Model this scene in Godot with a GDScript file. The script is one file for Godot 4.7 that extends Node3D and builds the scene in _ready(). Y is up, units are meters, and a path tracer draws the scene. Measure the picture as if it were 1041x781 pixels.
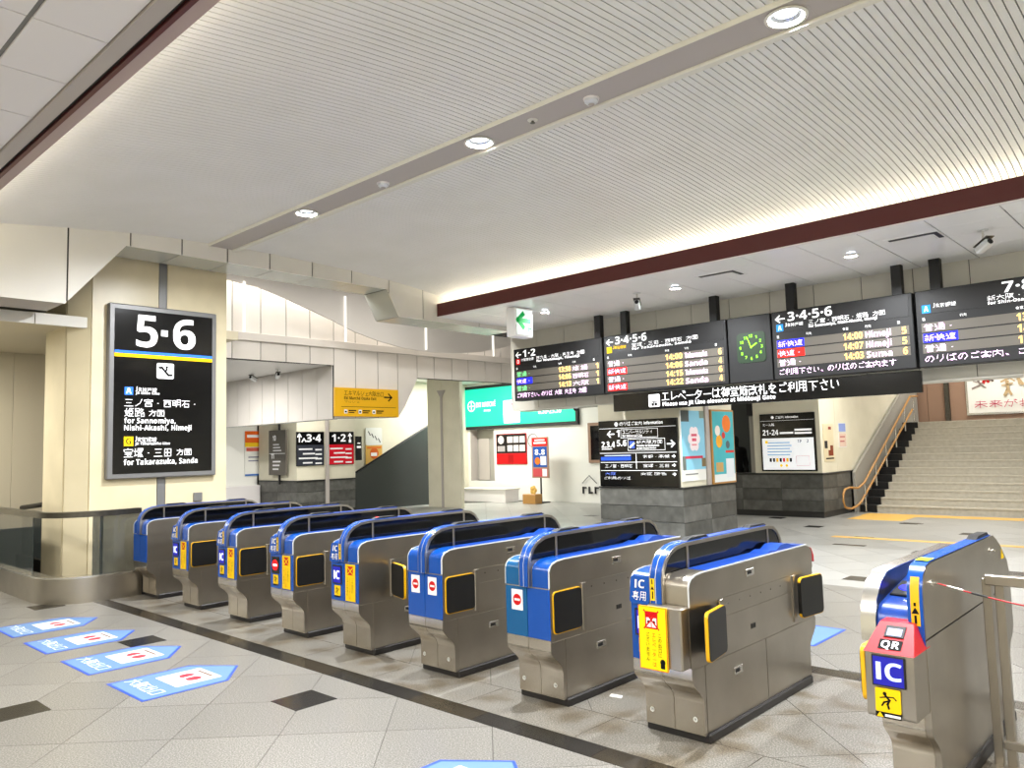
extends Node3D
# A station concourse: a row of ticket gates under a slatted vault, departure boards and stairs beyond.
# World axes: -Z runs through the gates, -X runs along their row; the camera stands at x = 0, z = 0.

var mats := {}
var meshes := {}
var used := {}
var rng := RandomNumberGenerator.new()
var bold: SystemFont
var plainfont: SystemFont

# ---------------------------------------------------------------- materials
func noise_tex(seed_: int, freq: float, dark: Color, light: Color, size := 512, octaves := 4, kind := FastNoiseLite.TYPE_SIMPLEX_SMOOTH) -> NoiseTexture2D:
	var key := "n%d_%s_%s_%s_%d" % [seed_, freq, dark, light, size]
	if mats.has(key): return mats[key]
	var n := FastNoiseLite.new()
	n.seed = seed_; n.frequency = freq; n.fractal_octaves = octaves; n.noise_type = kind
	var t := NoiseTexture2D.new()
	t.width = size; t.height = size; t.seamless = true; t.noise = n
	var g := Gradient.new()
	g.set_color(0, dark); g.set_color(1, light)
	t.color_ramp = g
	mats[key] = t
	return t

func mat(key: String, c: Color, rough := 0.6, metal := 0.0) -> StandardMaterial3D:
	if mats.has(key): return mats[key]
	var m := StandardMaterial3D.new()
	m.resource_name = key
	m.albedo_color = c; m.roughness = rough; m.metallic = metal
	mats[key] = m
	return m

func ink_mat(c: Color, glow := 0.0) -> StandardMaterial3D:
	var key := "ink_%s_%.2f" % [c.to_html(), glow]
	if mats.has(key): return mats[key]
	var m := mat(key, c, 0.65)
	m.metallic_specular = 0.3
	if glow > 0.0:
		m.emission_enabled = true; m.emission = c; m.emission_energy_multiplier = glow
	return m

func glow_mat(key: String, c: Color, e: float) -> StandardMaterial3D:
	if mats.has(key): return mats[key]
	var m := mat(key, c.darkened(0.55), 0.5)
	m.emission_enabled = true; m.emission = c; m.emission_energy_multiplier = e
	return m

func textured(key: String, c: Color, tex: Texture2D, scale: float, rough: float, metal := 0.0, world := true) -> StandardMaterial3D:
	if mats.has(key): return mats[key]
	var m := mat(key, c, rough, metal)
	m.albedo_texture = tex
	m.uv1_triplanar = true; m.uv1_world_triplanar = world
	m.uv1_scale = Vector3.ONE * scale
	return m

func make_materials() -> void:
	var st := textured("brushed_steel", Color(0.71, 0.685, 0.645), noise_tex(3, 0.008, Color(0.93, 0.925, 0.92), Color(1, 1, 1)), 0.6, 0.33, 1.0, false)
	textured("dark_steel", Color(0.42, 0.41, 0.39), noise_tex(3, 0.02, Color(0.86, 0.85, 0.83), Color(1, 1, 1)), 1.3, 0.32, 1.0, false)
	var ps := textured("polished_steel", Color(0.80, 0.77, 0.72), noise_tex(3, 0.008, Color(0.93, 0.925, 0.92), Color(1, 1, 1)), 0.6, 0.24, 1.0, false)
	ps.metallic_specular = 0.5
	mat("bright_steel", Color(0.85, 0.84, 0.82), 0.25, 1.0)
	mat("trim_white", Color(0.86, 0.87, 0.88), 0.3, 0.3)
	mat("gate_blue", Color(0.03, 0.29, 0.64), 0.25)
	mat("gate_teal", Color(0.02, 0.34, 0.55), 0.25)
	mat("gate_top_blue", Color(0.08, 0.26, 0.62), 0.3)
	mat("black_plastic", Color(0.06, 0.06, 0.07), 0.5)
	mat("black_rubber", Color(0.035, 0.035, 0.04), 0.42)
	mat("plinth_black", Color(0.12, 0.11, 0.11), 0.45)
	mat("smoked_glass", Color(0.025, 0.03, 0.04), 0.07)
	mat("yellow_edge", Color(0.92, 0.70, 0.05), 0.4)
	mat("red_plastic", Color(0.70, 0.07, 0.12), 0.4)
	mat("sign_grey", Color(0.50, 0.50, 0.50), 0.4, 0.3)
	mat("sign_black", Color(0.045, 0.045, 0.05), 0.13)
	mat("board_black", Color(0.055, 0.058, 0.068), 0.55)
	mat("row_grey", Color(0.36, 0.34, 0.31), 0.5)
	textured("slat_white", Color(0.93, 0.925, 0.91), noise_tex(8, 0.01, Color(0.97, 0.97, 0.96), Color(1, 1, 1)), 0.2, 0.45)
	mat("slat_gap", Color(0.42, 0.41, 0.39), 0.8)
	mat("spine_grey", Color(0.70, 0.67, 0.65), 0.45)
	mat("spine_edge", Color(0.88, 0.87, 0.82), 0.4)
	mat("beam_red", Color(0.33, 0.10, 0.10), 0.42)
	mat("lip_pink", Color(0.70, 0.62, 0.60), 0.5)
	mat("joint_dark", Color(0.20, 0.19, 0.18), 0.8)
	textured("fascia_white", Color(0.91, 0.895, 0.865), noise_tex(9, 0.008, Color(0.95, 0.95, 0.94), Color(1, 1, 1)), 0.15, 0.5)
	mat("soffit_metal", Color(0.78, 0.79, 0.77), 0.25, 0.35)
	mat("ceiling_tile", Color(0.91, 0.895, 0.895), 0.6)
	mat("ceiling_rail", Color(0.50, 0.49, 0.48), 0.5)
	mat("soffit_panel", Color(0.94, 0.94, 0.94), 0.28)
	textured("bulkhead_panel", Color(0.86, 0.85, 0.82), noise_tex(9, 0.008, Color(0.95, 0.95, 0.94), Color(1, 1, 1)), 0.15, 0.5)
	textured("facade_panel", Color(0.92, 0.90, 0.885), noise_tex(9, 0.008, Color(0.95, 0.95, 0.94), Color(1, 1, 1)), 0.15, 0.5)
	mat("facade_band", Color(0.84, 0.82, 0.80), 0.5)
	textured("pillar_cream", Color(0.90, 0.85, 0.72), noise_tex(12, 0.01, Color(0.93, 0.93, 0.92), Color(1, 1, 1)), 0.25, 0.32)
	textured("wall_cream", Color(0.90, 0.88, 0.80), noise_tex(12, 0.01, Color(0.95, 0.95, 0.94), Color(1, 1, 1)), 0.25, 0.5)
	mat("wall_white", Color(0.92, 0.92, 0.90), 0.5)
	mat("wall_beige", Color(0.80, 0.76, 0.66), 0.5)
	mat("wall_brown", Color(0.60, 0.48, 0.40), 0.5)
	mat("grey_wall", Color(0.62, 0.61, 0.58), 0.6)
	textured("stone_grey", Color(0.43, 0.43, 0.415), noise_tex(15, 0.012, Color(0.72, 0.72, 0.71), Color(1, 1, 1)), 0.6, 0.45)
	textured("stone_grey_b", Color(0.36, 0.36, 0.345), noise_tex(16, 0.012, Color(0.72, 0.72, 0.71), Color(1, 1, 1)), 0.6, 0.45)
	mat("stone_ledge", Color(0.16, 0.16, 0.155), 0.4)
	mat("parapet_dark", Color(0.20, 0.22, 0.215), 0.35)
	var speck := noise_tex(21, 0.16, Color(0.38, 0.37, 0.35), Color(1, 1, 1), 1024, 2)
	for k in 3:
		var tone: float = [0.0, 0.022, -0.02][k]
		var f := textured("granite_%d" % k, Color(0.67 + tone, 0.66 + tone, 0.64 + tone), speck, 0.5, 0.30)
		var g := textured("granite_light_%d" % k, Color(0.67 + tone, 0.67 + tone, 0.655 + tone), noise_tex(23, 0.16, Color(0.84, 0.83, 0.82), Color(1, 1, 1), 1024, 3), 0.62, 0.34)
		g.roughness = 0.34
	var wn := NoiseTexture2D.new()
	var wf := FastNoiseLite.new()
	wf.seed = 31; wf.frequency = 0.009; wf.fractal_octaves = 5
	wn.width = 512; wn.height = 512; wn.seamless = true; wn.noise = wf
	var wg := Gradient.new()
	wg.offsets = PackedFloat32Array([0.0, 0.52, 0.76, 1.0])
	wg.colors = PackedColorArray([Color(1, 1, 1), Color(0.98, 0.97, 0.96), Color(0.84, 0.80, 0.74), Color(0.74, 0.68, 0.60)])
	wn.color_ramp = wg
	for k in 3:
		var f := textured("granite_worn_%d" % k, Color(0.72, 0.71, 0.685), speck, 0.5, 0.32)
		f.detail_enabled = true; f.detail_albedo = wn; f.detail_blend_mode = BaseMaterial3D.BLEND_MODE_MUL
	textured("inset_black", Color(0.11, 0.105, 0.10), noise_tex(24, 0.05, Color(0.6, 0.6, 0.6), Color(1, 1, 1)), 0.8, 0.25)
	textured("stripe_brown", Color(0.20, 0.17, 0.12), noise_tex(24, 0.05, Color(0.6, 0.6, 0.6), Color(1, 1, 1)), 0.8, 0.25)
	mat("grout", Color(0.30, 0.29, 0.27), 0.8)
	mat("tactile_yellow", Color(0.88, 0.70, 0.34), 0.55)
	textured("stair_stone", Color(0.76, 0.74, 0.69), noise_tex(25, 0.03, Color(0.90, 0.895, 0.88), Color(1, 1, 1)), 0.5, 0.55)
	mat("stair_black", Color(0.05, 0.05, 0.06), 0.5)
	mat("wood_rail", Color(0.72, 0.53, 0.28), 0.4)
	var gl := mat("clear_glass", Color(0.55, 0.60, 0.60, 0.30), 0.03)
	gl.transparency = BaseMaterial3D.TRANSPARENCY_ALPHA
	var gd := mat("tinted_glass", Color(0.22, 0.24, 0.23, 0.62), 0.05)
	gd.transparency = BaseMaterial3D.TRANSPARENCY_ALPHA
	glow_mat("lamp_white", Color(1.0, 0.98, 0.93), 5.0)
	glow_mat("lamp_cool", Color(0.93, 0.97, 1.0), 5.0)
	glow_mat("cove_glow", Color(1.0, 0.95, 0.83), 2.0)
	mat("reflector", Color(0.85, 0.87, 0.9), 0.15, 0.8)

# ---------------------------------------------------------------- mesh tools
func tri(v: PackedVector3Array, n: PackedVector3Array, a: Vector3, b: Vector3, c: Vector3, na: Vector3, nb: Vector3, nc: Vector3) -> void:
	if (b - a).cross(c - a).dot(na + nb + nc) > 0.0:
		v.append(a); v.append(c); v.append(b); n.append(na); n.append(nc); n.append(nb)
	else:
		v.append(a); v.append(b); v.append(c); n.append(na); n.append(nb); n.append(nc)

func quad(v: PackedVector3Array, n: PackedVector3Array, a: Vector3, b: Vector3, c: Vector3, d: Vector3, nn: Vector3) -> void:
	tri(v, n, a, b, c, nn, nn, nn); tri(v, n, a, c, d, nn, nn, nn)

func commit(v: PackedVector3Array, n: PackedVector3Array) -> ArrayMesh:
	var arr := []
	arr.resize(Mesh.ARRAY_MAX)
	arr[Mesh.ARRAY_VERTEX] = v; arr[Mesh.ARRAY_NORMAL] = n
	var m := ArrayMesh.new()
	m.add_surface_from_arrays(Mesh.PRIMITIVE_TRIANGLES, arr)
	return m

func box_into(v: PackedVector3Array, n: PackedVector3Array, c: Vector3, s: Vector3, bev: float) -> void:
	var h := s * 0.5
	var b: float = minf(bev, minf(h.x, minf(h.y, h.z)) * 0.6)
	for ax in 3:
		for sg in [-1.0, 1.0]:
			var u := (ax + 1) % 3
			var w := (ax + 2) % 3
			var p := []
			for q in [[-1, -1], [1, -1], [1, 1], [-1, 1]]:
				var t := Vector3.ZERO
				t[ax] = sg * h[ax]; t[u] = q[0] * (h[u] - b); t[w] = q[1] * (h[w] - b)
				p.append(c + t)
			var nn := Vector3.ZERO
			nn[ax] = sg
			quad(v, n, p[0], p[1], p[2], p[3], nn)
	if b <= 0.0: return
	for ax in 3:
		var u := (ax + 1) % 3
		var w := (ax + 2) % 3
		for su in [-1.0, 1.0]:
			for sw in [-1.0, 1.0]:
				var a0 := Vector3.ZERO; var a1 := Vector3.ZERO; var b0 := Vector3.ZERO; var b1 := Vector3.ZERO
				a0[ax] = -(h[ax] - b); a0[u] = su * h[u]; a0[w] = sw * (h[w] - b)
				a1 = a0; a1[ax] = h[ax] - b
				b0[ax] = -(h[ax] - b); b0[u] = su * (h[u] - b); b0[w] = sw * h[w]
				b1 = b0; b1[ax] = h[ax] - b
				var nn := Vector3.ZERO
				nn[u] = su; nn[w] = sw
				quad(v, n, c + a0, c + a1, c + b1, c + b0, nn.normalized())
	for sx in [-1.0, 1.0]:
		for sy in [-1.0, 1.0]:
			for sz in [-1.0, 1.0]:
				var nn := Vector3(sx, sy, sz).normalized()
				tri(v, n, c + Vector3(sx * h.x, sy * (h.y - b), sz * (h.z - b)), c + Vector3(sx * (h.x - b), sy * h.y, sz * (h.z - b)), c + Vector3(sx * (h.x - b), sy * (h.y - b), sz * h.z), nn, nn, nn)

func box_mesh(s: Vector3, bev := 0.004) -> ArrayMesh:
	var key := "box%.4f_%.4f_%.4f_%.4f" % [s.x, s.y, s.z, bev]
	if not meshes.has(key):
		var v := PackedVector3Array(); var n := PackedVector3Array()
		box_into(v, n, Vector3.ZERO, s, bev)
		meshes[key] = commit(v, n)
	return meshes[key]

func at_axis(axis: String, p: Vector2, d: float) -> Vector3:
	if axis == "x": return Vector3(d, p.y, p.x)      # polygon in (z, y)
	if axis == "y": return Vector3(p.x, d, p.y)      # polygon in (x, z)
	return Vector3(p.x, p.y, d)                      # polygon in (x, y)

func prism_into(v: PackedVector3Array, n: PackedVector3Array, poly: PackedVector2Array, d0: float, d1: float, axis: String, smooth_deg := 35.0) -> void:
	var pts := poly
	if Geometry2D.is_polygon_clockwise(pts):
		pts = poly.duplicate(); pts.reverse()
	var idx := Geometry2D.triangulate_polygon(pts)
	var cap := at_axis(axis, Vector2.ZERO, 1.0)
	for k in range(0, idx.size(), 3):
		for e in [[d0, -1.0], [d1, 1.0]]:
			tri(v, n, at_axis(axis, pts[idx[k]], e[0]), at_axis(axis, pts[idx[k + 1]], e[0]), at_axis(axis, pts[idx[k + 2]], e[0]), cap * e[1], cap * e[1], cap * e[1])
	var m := pts.size()
	var en := []
	for i in m:
		var d := pts[(i + 1) % m] - pts[i]
		en.append(Vector2(d.y, -d.x).normalized())
	# is_polygon_clockwise speaks of a y-down plane: find which side is out
	var area := 0.0
	for i in m: area += pts[i].cross(pts[(i + 1) % m])
	var sgn := 1.0 if area > 0.0 else -1.0
	var lim := cos(deg_to_rad(smooth_deg))
	for i in m:
		var j := (i + 1) % m
		var e0: Vector2 = en[i] * sgn
		var pn: Vector2 = en[(i + m - 1) % m] * sgn
		var nx: Vector2 = en[j] * sgn
		var na := at_axis(axis, (e0 + pn).normalized() if e0.dot(pn) > lim else e0, 0.0)
		var nb := at_axis(axis, (e0 + nx).normalized() if e0.dot(nx) > lim else e0, 0.0)
		var a0 := at_axis(axis, pts[i], d0); var a1 := at_axis(axis, pts[i], d1)
		var b0 := at_axis(axis, pts[j], d0); var b1 := at_axis(axis, pts[j], d1)
		tri(v, n, a0, b0, b1, na, nb, nb); tri(v, n, a0, b1, a1, na, nb, na)

func prism_mesh(poly: PackedVector2Array, d0: float, d1: float, axis := "z", key := "") -> ArrayMesh:
	if key and meshes.has(key): return meshes[key]
	var v := PackedVector3Array(); var n := PackedVector3Array()
	prism_into(v, n, poly, d0, d1, axis)
	var m := commit(v, n)
	if key: meshes[key] = m
	return m

func rrect(cx: float, cy: float, w: float, h: float, r: float, seg := 4) -> PackedVector2Array:
	var p := PackedVector2Array()
	for q in [[1, 1, 0.0], [-1, 1, 90.0], [-1, -1, 180.0], [1, -1, 270.0]]:
		for i in seg + 1:
			var a := deg_to_rad(q[2] + 90.0 * i / seg)
			p.append(Vector2(cx + q[0] * (w / 2 - r) + r * cos(a), cy + q[1] * (h / 2 - r) + r * sin(a)))
	return p

func rect(x0: float, y0: float, x1: float, y1: float) -> PackedVector2Array:
	return PackedVector2Array([Vector2(x0, y0), Vector2(x1, y0), Vector2(x1, y1), Vector2(x0, y1)])

func disc(cx: float, cy: float, r: float, seg := 20) -> PackedVector2Array:
	var p := PackedVector2Array()
	for i in seg: p.append(Vector2(cx + r * cos(TAU * i / seg), cy + r * sin(TAU * i / seg)))
	return p

func ring_poly(cx: float, cy: float, r0: float, r1: float, seg := 24) -> PackedVector2Array:
	var p := PackedVector2Array()
	for i in seg + 1: p.append(Vector2(cx + r1 * cos(TAU * i / seg), cy + r1 * sin(TAU * i / seg)))
	for i in seg + 1: p.append(Vector2(cx + r0 * cos(-TAU * i / seg + 0.0001), cy + r0 * sin(-TAU * i / seg + 0.0001)))
	return p

# an open line thickened to one side
func shell(line: PackedVector2Array, off: float) -> PackedVector2Array:
	var p := line.duplicate()
	var m := line.size()
	for k in m:
		var i := m - 1 - k
		var t := Vector2.ZERO
		if i > 0: t += (line[i] - line[i - 1]).normalized()
		if i < m - 1: t += (line[i + 1] - line[i]).normalized()
		t = t.normalized()
		p.append(line[i] + Vector2(t.y, -t.x) * off)
	return p

func lathe_mesh(prof: PackedVector2Array, seg := 24, key := "") -> ArrayMesh:
	if key and meshes.has(key): return meshes[key]
	var v := PackedVector3Array(); var n := PackedVector3Array()
	for i in prof.size() - 1:
		var d := prof[i + 1] - prof[i]
		var nn := Vector2(d.y, -d.x).normalized()
		for k in seg:
			var a := TAU * k / seg
			var b := TAU * (k + 1) / seg
			var ca := Vector3(cos(a), 0, sin(a)); var cb := Vector3(cos(b), 0, sin(b))
			var p0 := ca * prof[i].x + Vector3(0, prof[i].y, 0); var p1 := cb * prof[i].x + Vector3(0, prof[i].y, 0)
			var q0 := ca * prof[i + 1].x + Vector3(0, prof[i + 1].y, 0); var q1 := cb * prof[i + 1].x + Vector3(0, prof[i + 1].y, 0)
			var na := ca * nn.x + Vector3(0, nn.y, 0); var nb := cb * nn.x + Vector3(0, nn.y, 0)
			if prof[i].x > 0.00001: tri(v, n, p0, p1, q1, na, nb, nb)
			if prof[i + 1].x > 0.00001: tri(v, n, p0, q1, q0, na, nb, na)
	var m := commit(v, n)
	if key: meshes[key] = m
	return m

func tube_into(v: PackedVector3Array, n: PackedVector3Array, pts: Array, r: float, seg := 8) -> void:
	var fr := []
	for i in pts.size():
		var t := Vector3.ZERO
		if i > 0: t += ((pts[i] as Vector3) - pts[i - 1]).normalized()
		if i < pts.size() - 1: t += ((pts[i + 1] as Vector3) - pts[i]).normalized()
		t = t.normalized()
		var up := Vector3.UP if absf(t.y) < 0.9 else Vector3.RIGHT
		var s := t.cross(up).normalized()
		fr.append([s, s.cross(t).normalized()])
	for i in pts.size() - 1:
		for k in seg:
			var q := []
			for e in [[i, k], [i, k + 1], [i + 1, k + 1], [i + 1, k]]:
				var a: float = TAU * (e[1] % seg) / seg
				var d: Vector3 = fr[e[0]][0] * cos(a) + fr[e[0]][1] * sin(a)
				q.append([(pts[e[0]] as Vector3) + d * r, d])
			tri(v, n, q[0][0], q[1][0], q[2][0], q[0][1], q[1][1], q[2][1]); tri(v, n, q[0][0], q[2][0], q[3][0], q[0][1], q[2][1], q[3][1])
	for e in [[0, 1], [pts.size() - 1, -1]]:
		var nn: Vector3 = fr[e[0]][0].cross(fr[e[0]][1]) * e[1]
		for k in seg:
			var a := TAU * k / seg
			var b := TAU * (k + 1) / seg
			var c: Vector3 = pts[e[0]]
			tri(v, n, c, c + (fr[e[0]][0] * cos(a) + fr[e[0]][1] * sin(a)) * r, c + (fr[e[0]][0] * cos(b) + fr[e[0]][1] * sin(b)) * r, nn, nn, nn)

func tube_mesh(pts: Array, r: float, seg := 8) -> ArrayMesh:
	var v := PackedVector3Array(); var n := PackedVector3Array()
	tube_into(v, n, pts, r, seg)
	return commit(v, n)

# ---------------------------------------------------------------- nodes
func numbered(called: String) -> String:
	if not used.has(called):
		used[called] = 0
		return called
	used[called] += 1
	return "%s_%03d" % [called, used[called]]

func put(called: String, mesh: Mesh, m: Material, parent: Node3D, pos := Vector3.ZERO) -> MeshInstance3D:
	var o := MeshInstance3D.new()
	o.mesh = mesh; o.material_override = m
	o.name = numbered(called) if parent == self else called
	parent.add_child(o, true)
	o.position = pos
	return o

func box(called: String, parent: Node3D, c: Vector3, s: Vector3, m: String, bev := 0.004) -> MeshInstance3D:
	return put(called, box_mesh(s, bev), mats[m], parent, c)

func span(called: String, parent: Node3D, a: Vector3, b: Vector3, m: String, bev := 0.004) -> MeshInstance3D:
	return box(called, parent, (a + b) * 0.5, (b - a).abs(), m, bev)

func thing(called: String, label: String, category: String, at := Vector3.ZERO, turn := 0.0, group := "") -> Node3D:
	var o := Node3D.new()
	o.name = numbered(called)
	add_child(o)
	o.position = at; o.rotation.y = turn
	tag(o, label, category, group)
	return o

func tag(o: Node3D, label: String, category: String, group := "") -> Node3D:
	o.set_meta("label", label); o.set_meta("category", category)
	if group: o.set_meta("group", group)
	return o

func structure(called: String, label := "") -> Node3D:
	var o := Node3D.new()
	o.name = numbered(called)
	add_child(o)
	o.set_meta("kind", "structure")
	if label: o.set_meta("label", label)
	return o

# ---------------------------------------------------------------- lettering
# Brush strokes of the Japanese characters on the signs: each stroke a run of x, y digits on a ten by ten grid, y down.
const KANA := {
	"三": "1181 2575 0999", "ノ": "806519", "宮": "4041 03019193 2373752523 4546 1686891916", "西": "0191 1383891913 313526 616686",
	"明": "0131370701 0434 505649 509099 5393 5696", "石": "0191 413407 3585893935", "姫": "201549 423609 0343 5090 505999 53838656 7073 7679",
	"路": "0040430300 2328 2545 0508 0948 6043 618155 6395 6696996966", "方": "4042 0292 423609 44847959", "面": "0090 4042 0292990902 3239 6269 3464 3666",
	"宝": "4041 03019193 1484 1686 0999 4449 6778", "塚": "0333 1018 0837 42409092 5282 6245 63777969 6547 7649 8375 7599", "田": "1181891911 4149 1585",
	"神": "2021 024207 2529 3546 5292975752 7079 5595", "戸": "0191 23838525 232609", "線": "200232 320545 2529 1708 3748 7061 5191945451 5292 747969 566649 9576 7699",
	"エ": "1181 4148 0898", "レ": "202895", "ベ": "063398 6072 8092", "ー": "0595", "タ": "4005 32826619 3466", "は": "100519 3292 707759385799",
	"御": "2002 3306 2529 4032 3262 5258 5565 3538 3868 71919787 7179", "堂": "4042 1021 8071 03029293 2474762624 1787 4649 0999",
	"筋": "1002 1141 6052 6191 131709 134349 1545 1747 54948979 737659", "改": "014144040947 6054 6292 827649 6499", "札": "0242 2029 2306 2345 60699997",
	"を": "1272 40154457 83463889", "ご": "2272 262888 7081 8091", "利": "4011 0343 2129 2407 2446 6166 909989", "用": "101609 10808979 1383 1686 5059",
	"下": "0191 4149 4476", "さ": "1382 4075 263979", "い": "111738 7286", "キ": "1382 0796 4059", "マ": "019156 3468", "ル": "212509 505995",
	"シ": "1122 0425 195892", "ェ": "3484 5459 2999", "大": "0393 404309 4399", "阪": "0030233616 0009 4191 515539 53837649 6599", "出": "4049 11148481 05099995",
	"口": "1181891911", "未": "1181 0494 4049 4408 4498", "来": "1181 2233 7263 0494 4049 4408 4498", "が": "03635938 3009 7295 7081 8091",
	"拍": "0333 202919 0745 7062 5292995952 5595", "手": "7021 1383 0696 414939", "す": "0292 505637345549", "る": "2171267487593857",
	"専": "1181 2272752522 2373 4046 0696 767959 2738", "の": "5137180531719569", "り": "2015 707549", "ば": "100519 3272 607759385799 7081 8091",
	"案": "4041 03029293 424466 6326 0797 4649 4719 4789", "内": "0209 02929989 404427 4477", "ユ": "117168 0898", "ニ": "1171 0898", "バ": "3208 5298 7081 8091",
	"サ": "0393 2126 707549", "テ": "2070 0494 545729", "ィ": "8336 6569", "新": "2022 0242 0545 2529 2608 2648 90616559 6494 8489",
	"快": "2029 0305 3344 428285 3595 606539 6599", "速": "0112 04242709 2899 4191 4282844442 6068 6447 6487", "普": "2031 7061 1181 0393 3133 6163 2575792925 2777",
	"通": "0112 04242709 2899 408062 429298 4248 4494 4696 6268", "京": "4041 0191 2373752523 454939 2619 7689", "都": "0242 2024 0454 5006 1545491915 1747 6090839676 6069",
	"高": "4041 0191 3262643432 09059599 3666683836", "こ": "2171 162888", "に": "100519 4282 464898", "ざ": "1382 4065 263979 7081 8091", "ま": "1282 1484 404729183789",
	"せ": "0492 717666 323888", "ん": "500935566996", "ホ": "0292 4049 2518 6589", "ム": "401897 6599", "階": "0030233616 0009 4044 4262 7074 9172 5595995955 5797",
	"営": "1021 4041 8071 03029293 3363653533 2787892927", "業": "3032 6062 0393 1585 0696 4349 4618 4687", "時": "0131370701 0434 5181 4393 6063 4595 8589 5667",
	"間": "0009 00404303 9099 90505393 3565693935 3767", "・": "4555", "。": "1727283817", "発": "4005 1132 5084 0494 3439 6469 2767", "車": "0191 2373762623 2474 4049 0898", "番": "7021 0393 1022 6072 4049 1686891916 1787",
	"定": "4041 03019193 1484 4448 4676 343709 3799", "予": "217145 0494 454939 3455", "環": "0131 0434 0838 2128 4191 4143 9193 4393 6163 7173 4595 5567 6749 6789 5777", "状": "3039 1123 0736 4393 606449 6499 7182",
	"槻": "2029 0232 2306 2345 5057 4363 4666 5749 5668 7090 7076 9096 7292 7494 7696 7669 8699", "九": "0272 72799998 403709", "条": "4005 217146 3266 0696 4649 4719 4789", "天": "1181 0494 414409 4499", "王": "1181 2575 0999 4149", "寺": "1171 4043 0393 0595 757969 2637", "行": "2002 3306 2529 4191 3494 7479", "先": "2014 2282 0595 4045 453609 556999",
}

func stroke_into(v: PackedVector3Array, n: PackedVector3Array, T: Transform3D, a: Vector2, b: Vector2, w: float, z: float) -> void:
	var d := (b - a).normalized() * w * 0.5
	var s := Vector2(-d.y, d.x)
	var nn := T.basis.z.normalized()
	var p := []
	for q in [a - d - s, b + d - s, b + d + s, a - d + s]: p.append(T * Vector3(q.x, q.y, z))
	quad(v, n, p[0], p[1], p[2], p[3], nn)

func has_kana(s: String) -> bool:
	for c in s:
		if KANA.has(c): return true
	return false

# items: ["t", text, x, y, height, colour, width, align]  x, y = left (or centre, right) and base line
#        ["r", x0, y0, x1, y1, colour]   ["p", polygon, colour]   ["l", points, width, colour]
func ink(parent: Node3D, T: Transform3D, items: Array, glow := 0.0, called := "print") -> void:
	var groups := {}
	var order := []
	var k := 0
	for it in items:
		k += 1
		var z := 0.0012 + 0.00025 * k
		var c: Color
		match it[0]:
			"t": c = it[5]
			"r": c = it[5]
			"p": c = it[2]
			"l": c = it[3]
		if it[0] == "t" and it[4] * maxf(it[4] * 0.6 * it[1].length(), it[6] if it.size() > 6 else 0.0) > 0.0018:
			# so is a run of letters
			var tv := PackedVector3Array(); var tn := PackedVector3Array()
			text_into(tv, tn, T, it, z)
			if tv.size() > 0: put(called, commit(tv, tn), ink_mat(c, glow), parent)
			continue
		if it[0] == "r" and absf((it[3] - it[1]) * (it[4] - it[2])) > 0.0010 or it[0] == "p" and it[1].size() < 24 and span2(it[1]) > 0.0012:
			# a patch large enough to see is a piece of its own
			var bv := PackedVector3Array(); var bn := PackedVector3Array()
			var pl: PackedVector2Array = it[1] if it[0] == "p" else rect(it[1], it[2], it[3], it[4])
			var ix := Geometry2D.triangulate_polygon(pl)
			var fn := T.basis.z.normalized()
			for i in range(0, ix.size(), 3):
				tri(bv, bn, T * Vector3(pl[ix[i]].x, pl[ix[i]].y, z), T * Vector3(pl[ix[i + 1]].x, pl[ix[i + 1]].y, z), T * Vector3(pl[ix[i + 2]].x, pl[ix[i + 2]].y, z), fn, fn, fn)
			put(called.replace("lettering", "patch").replace("text", "patch"), commit(bv, bn), ink_mat(c, glow), parent)
			continue
		if not groups.has(c):
			groups[c] = [PackedVector3Array(), PackedVector3Array()]
			order.append(c)
		var v: PackedVector3Array = groups[c][0]
		var n: PackedVector3Array = groups[c][1]
		match it[0]:
			"r":
				var nn := T.basis.z.normalized()
				quad(v, n, T * Vector3(it[1], it[2], z), T * Vector3(it[3], it[2], z), T * Vector3(it[3], it[4], z), T * Vector3(it[1], it[4], z), nn)
			"p":
				var poly: PackedVector2Array = it[1]
				var idx := Geometry2D.triangulate_polygon(poly)
				var nn := T.basis.z.normalized()
				for i in range(0, idx.size(), 3):
					tri(v, n, T * Vector3(poly[idx[i]].x, poly[idx[i]].y, z), T * Vector3(poly[idx[i + 1]].x, poly[idx[i + 1]].y, z), T * Vector3(poly[idx[i + 2]].x, poly[idx[i + 2]].y, z), nn, nn, nn)
			"l":
				var pts: Array = it[1]
				for i in pts.size() - 1: stroke_into(v, n, T, pts[i], pts[i + 1], it[2], z)
			"t":
				text_into(v, n, T, it, z)
		groups[c][0] = v; groups[c][1] = n
	for c in order:
		if groups[c][0].size() > 0:
			put(called, commit(groups[c][0], groups[c][1]), ink_mat(c, glow), parent)

func span2(p: PackedVector2Array) -> float:
	var b := Rect2(p[0], Vector2.ZERO)
	for q in p: b = b.expand(q)
	return b.size.x * b.size.y

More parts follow.
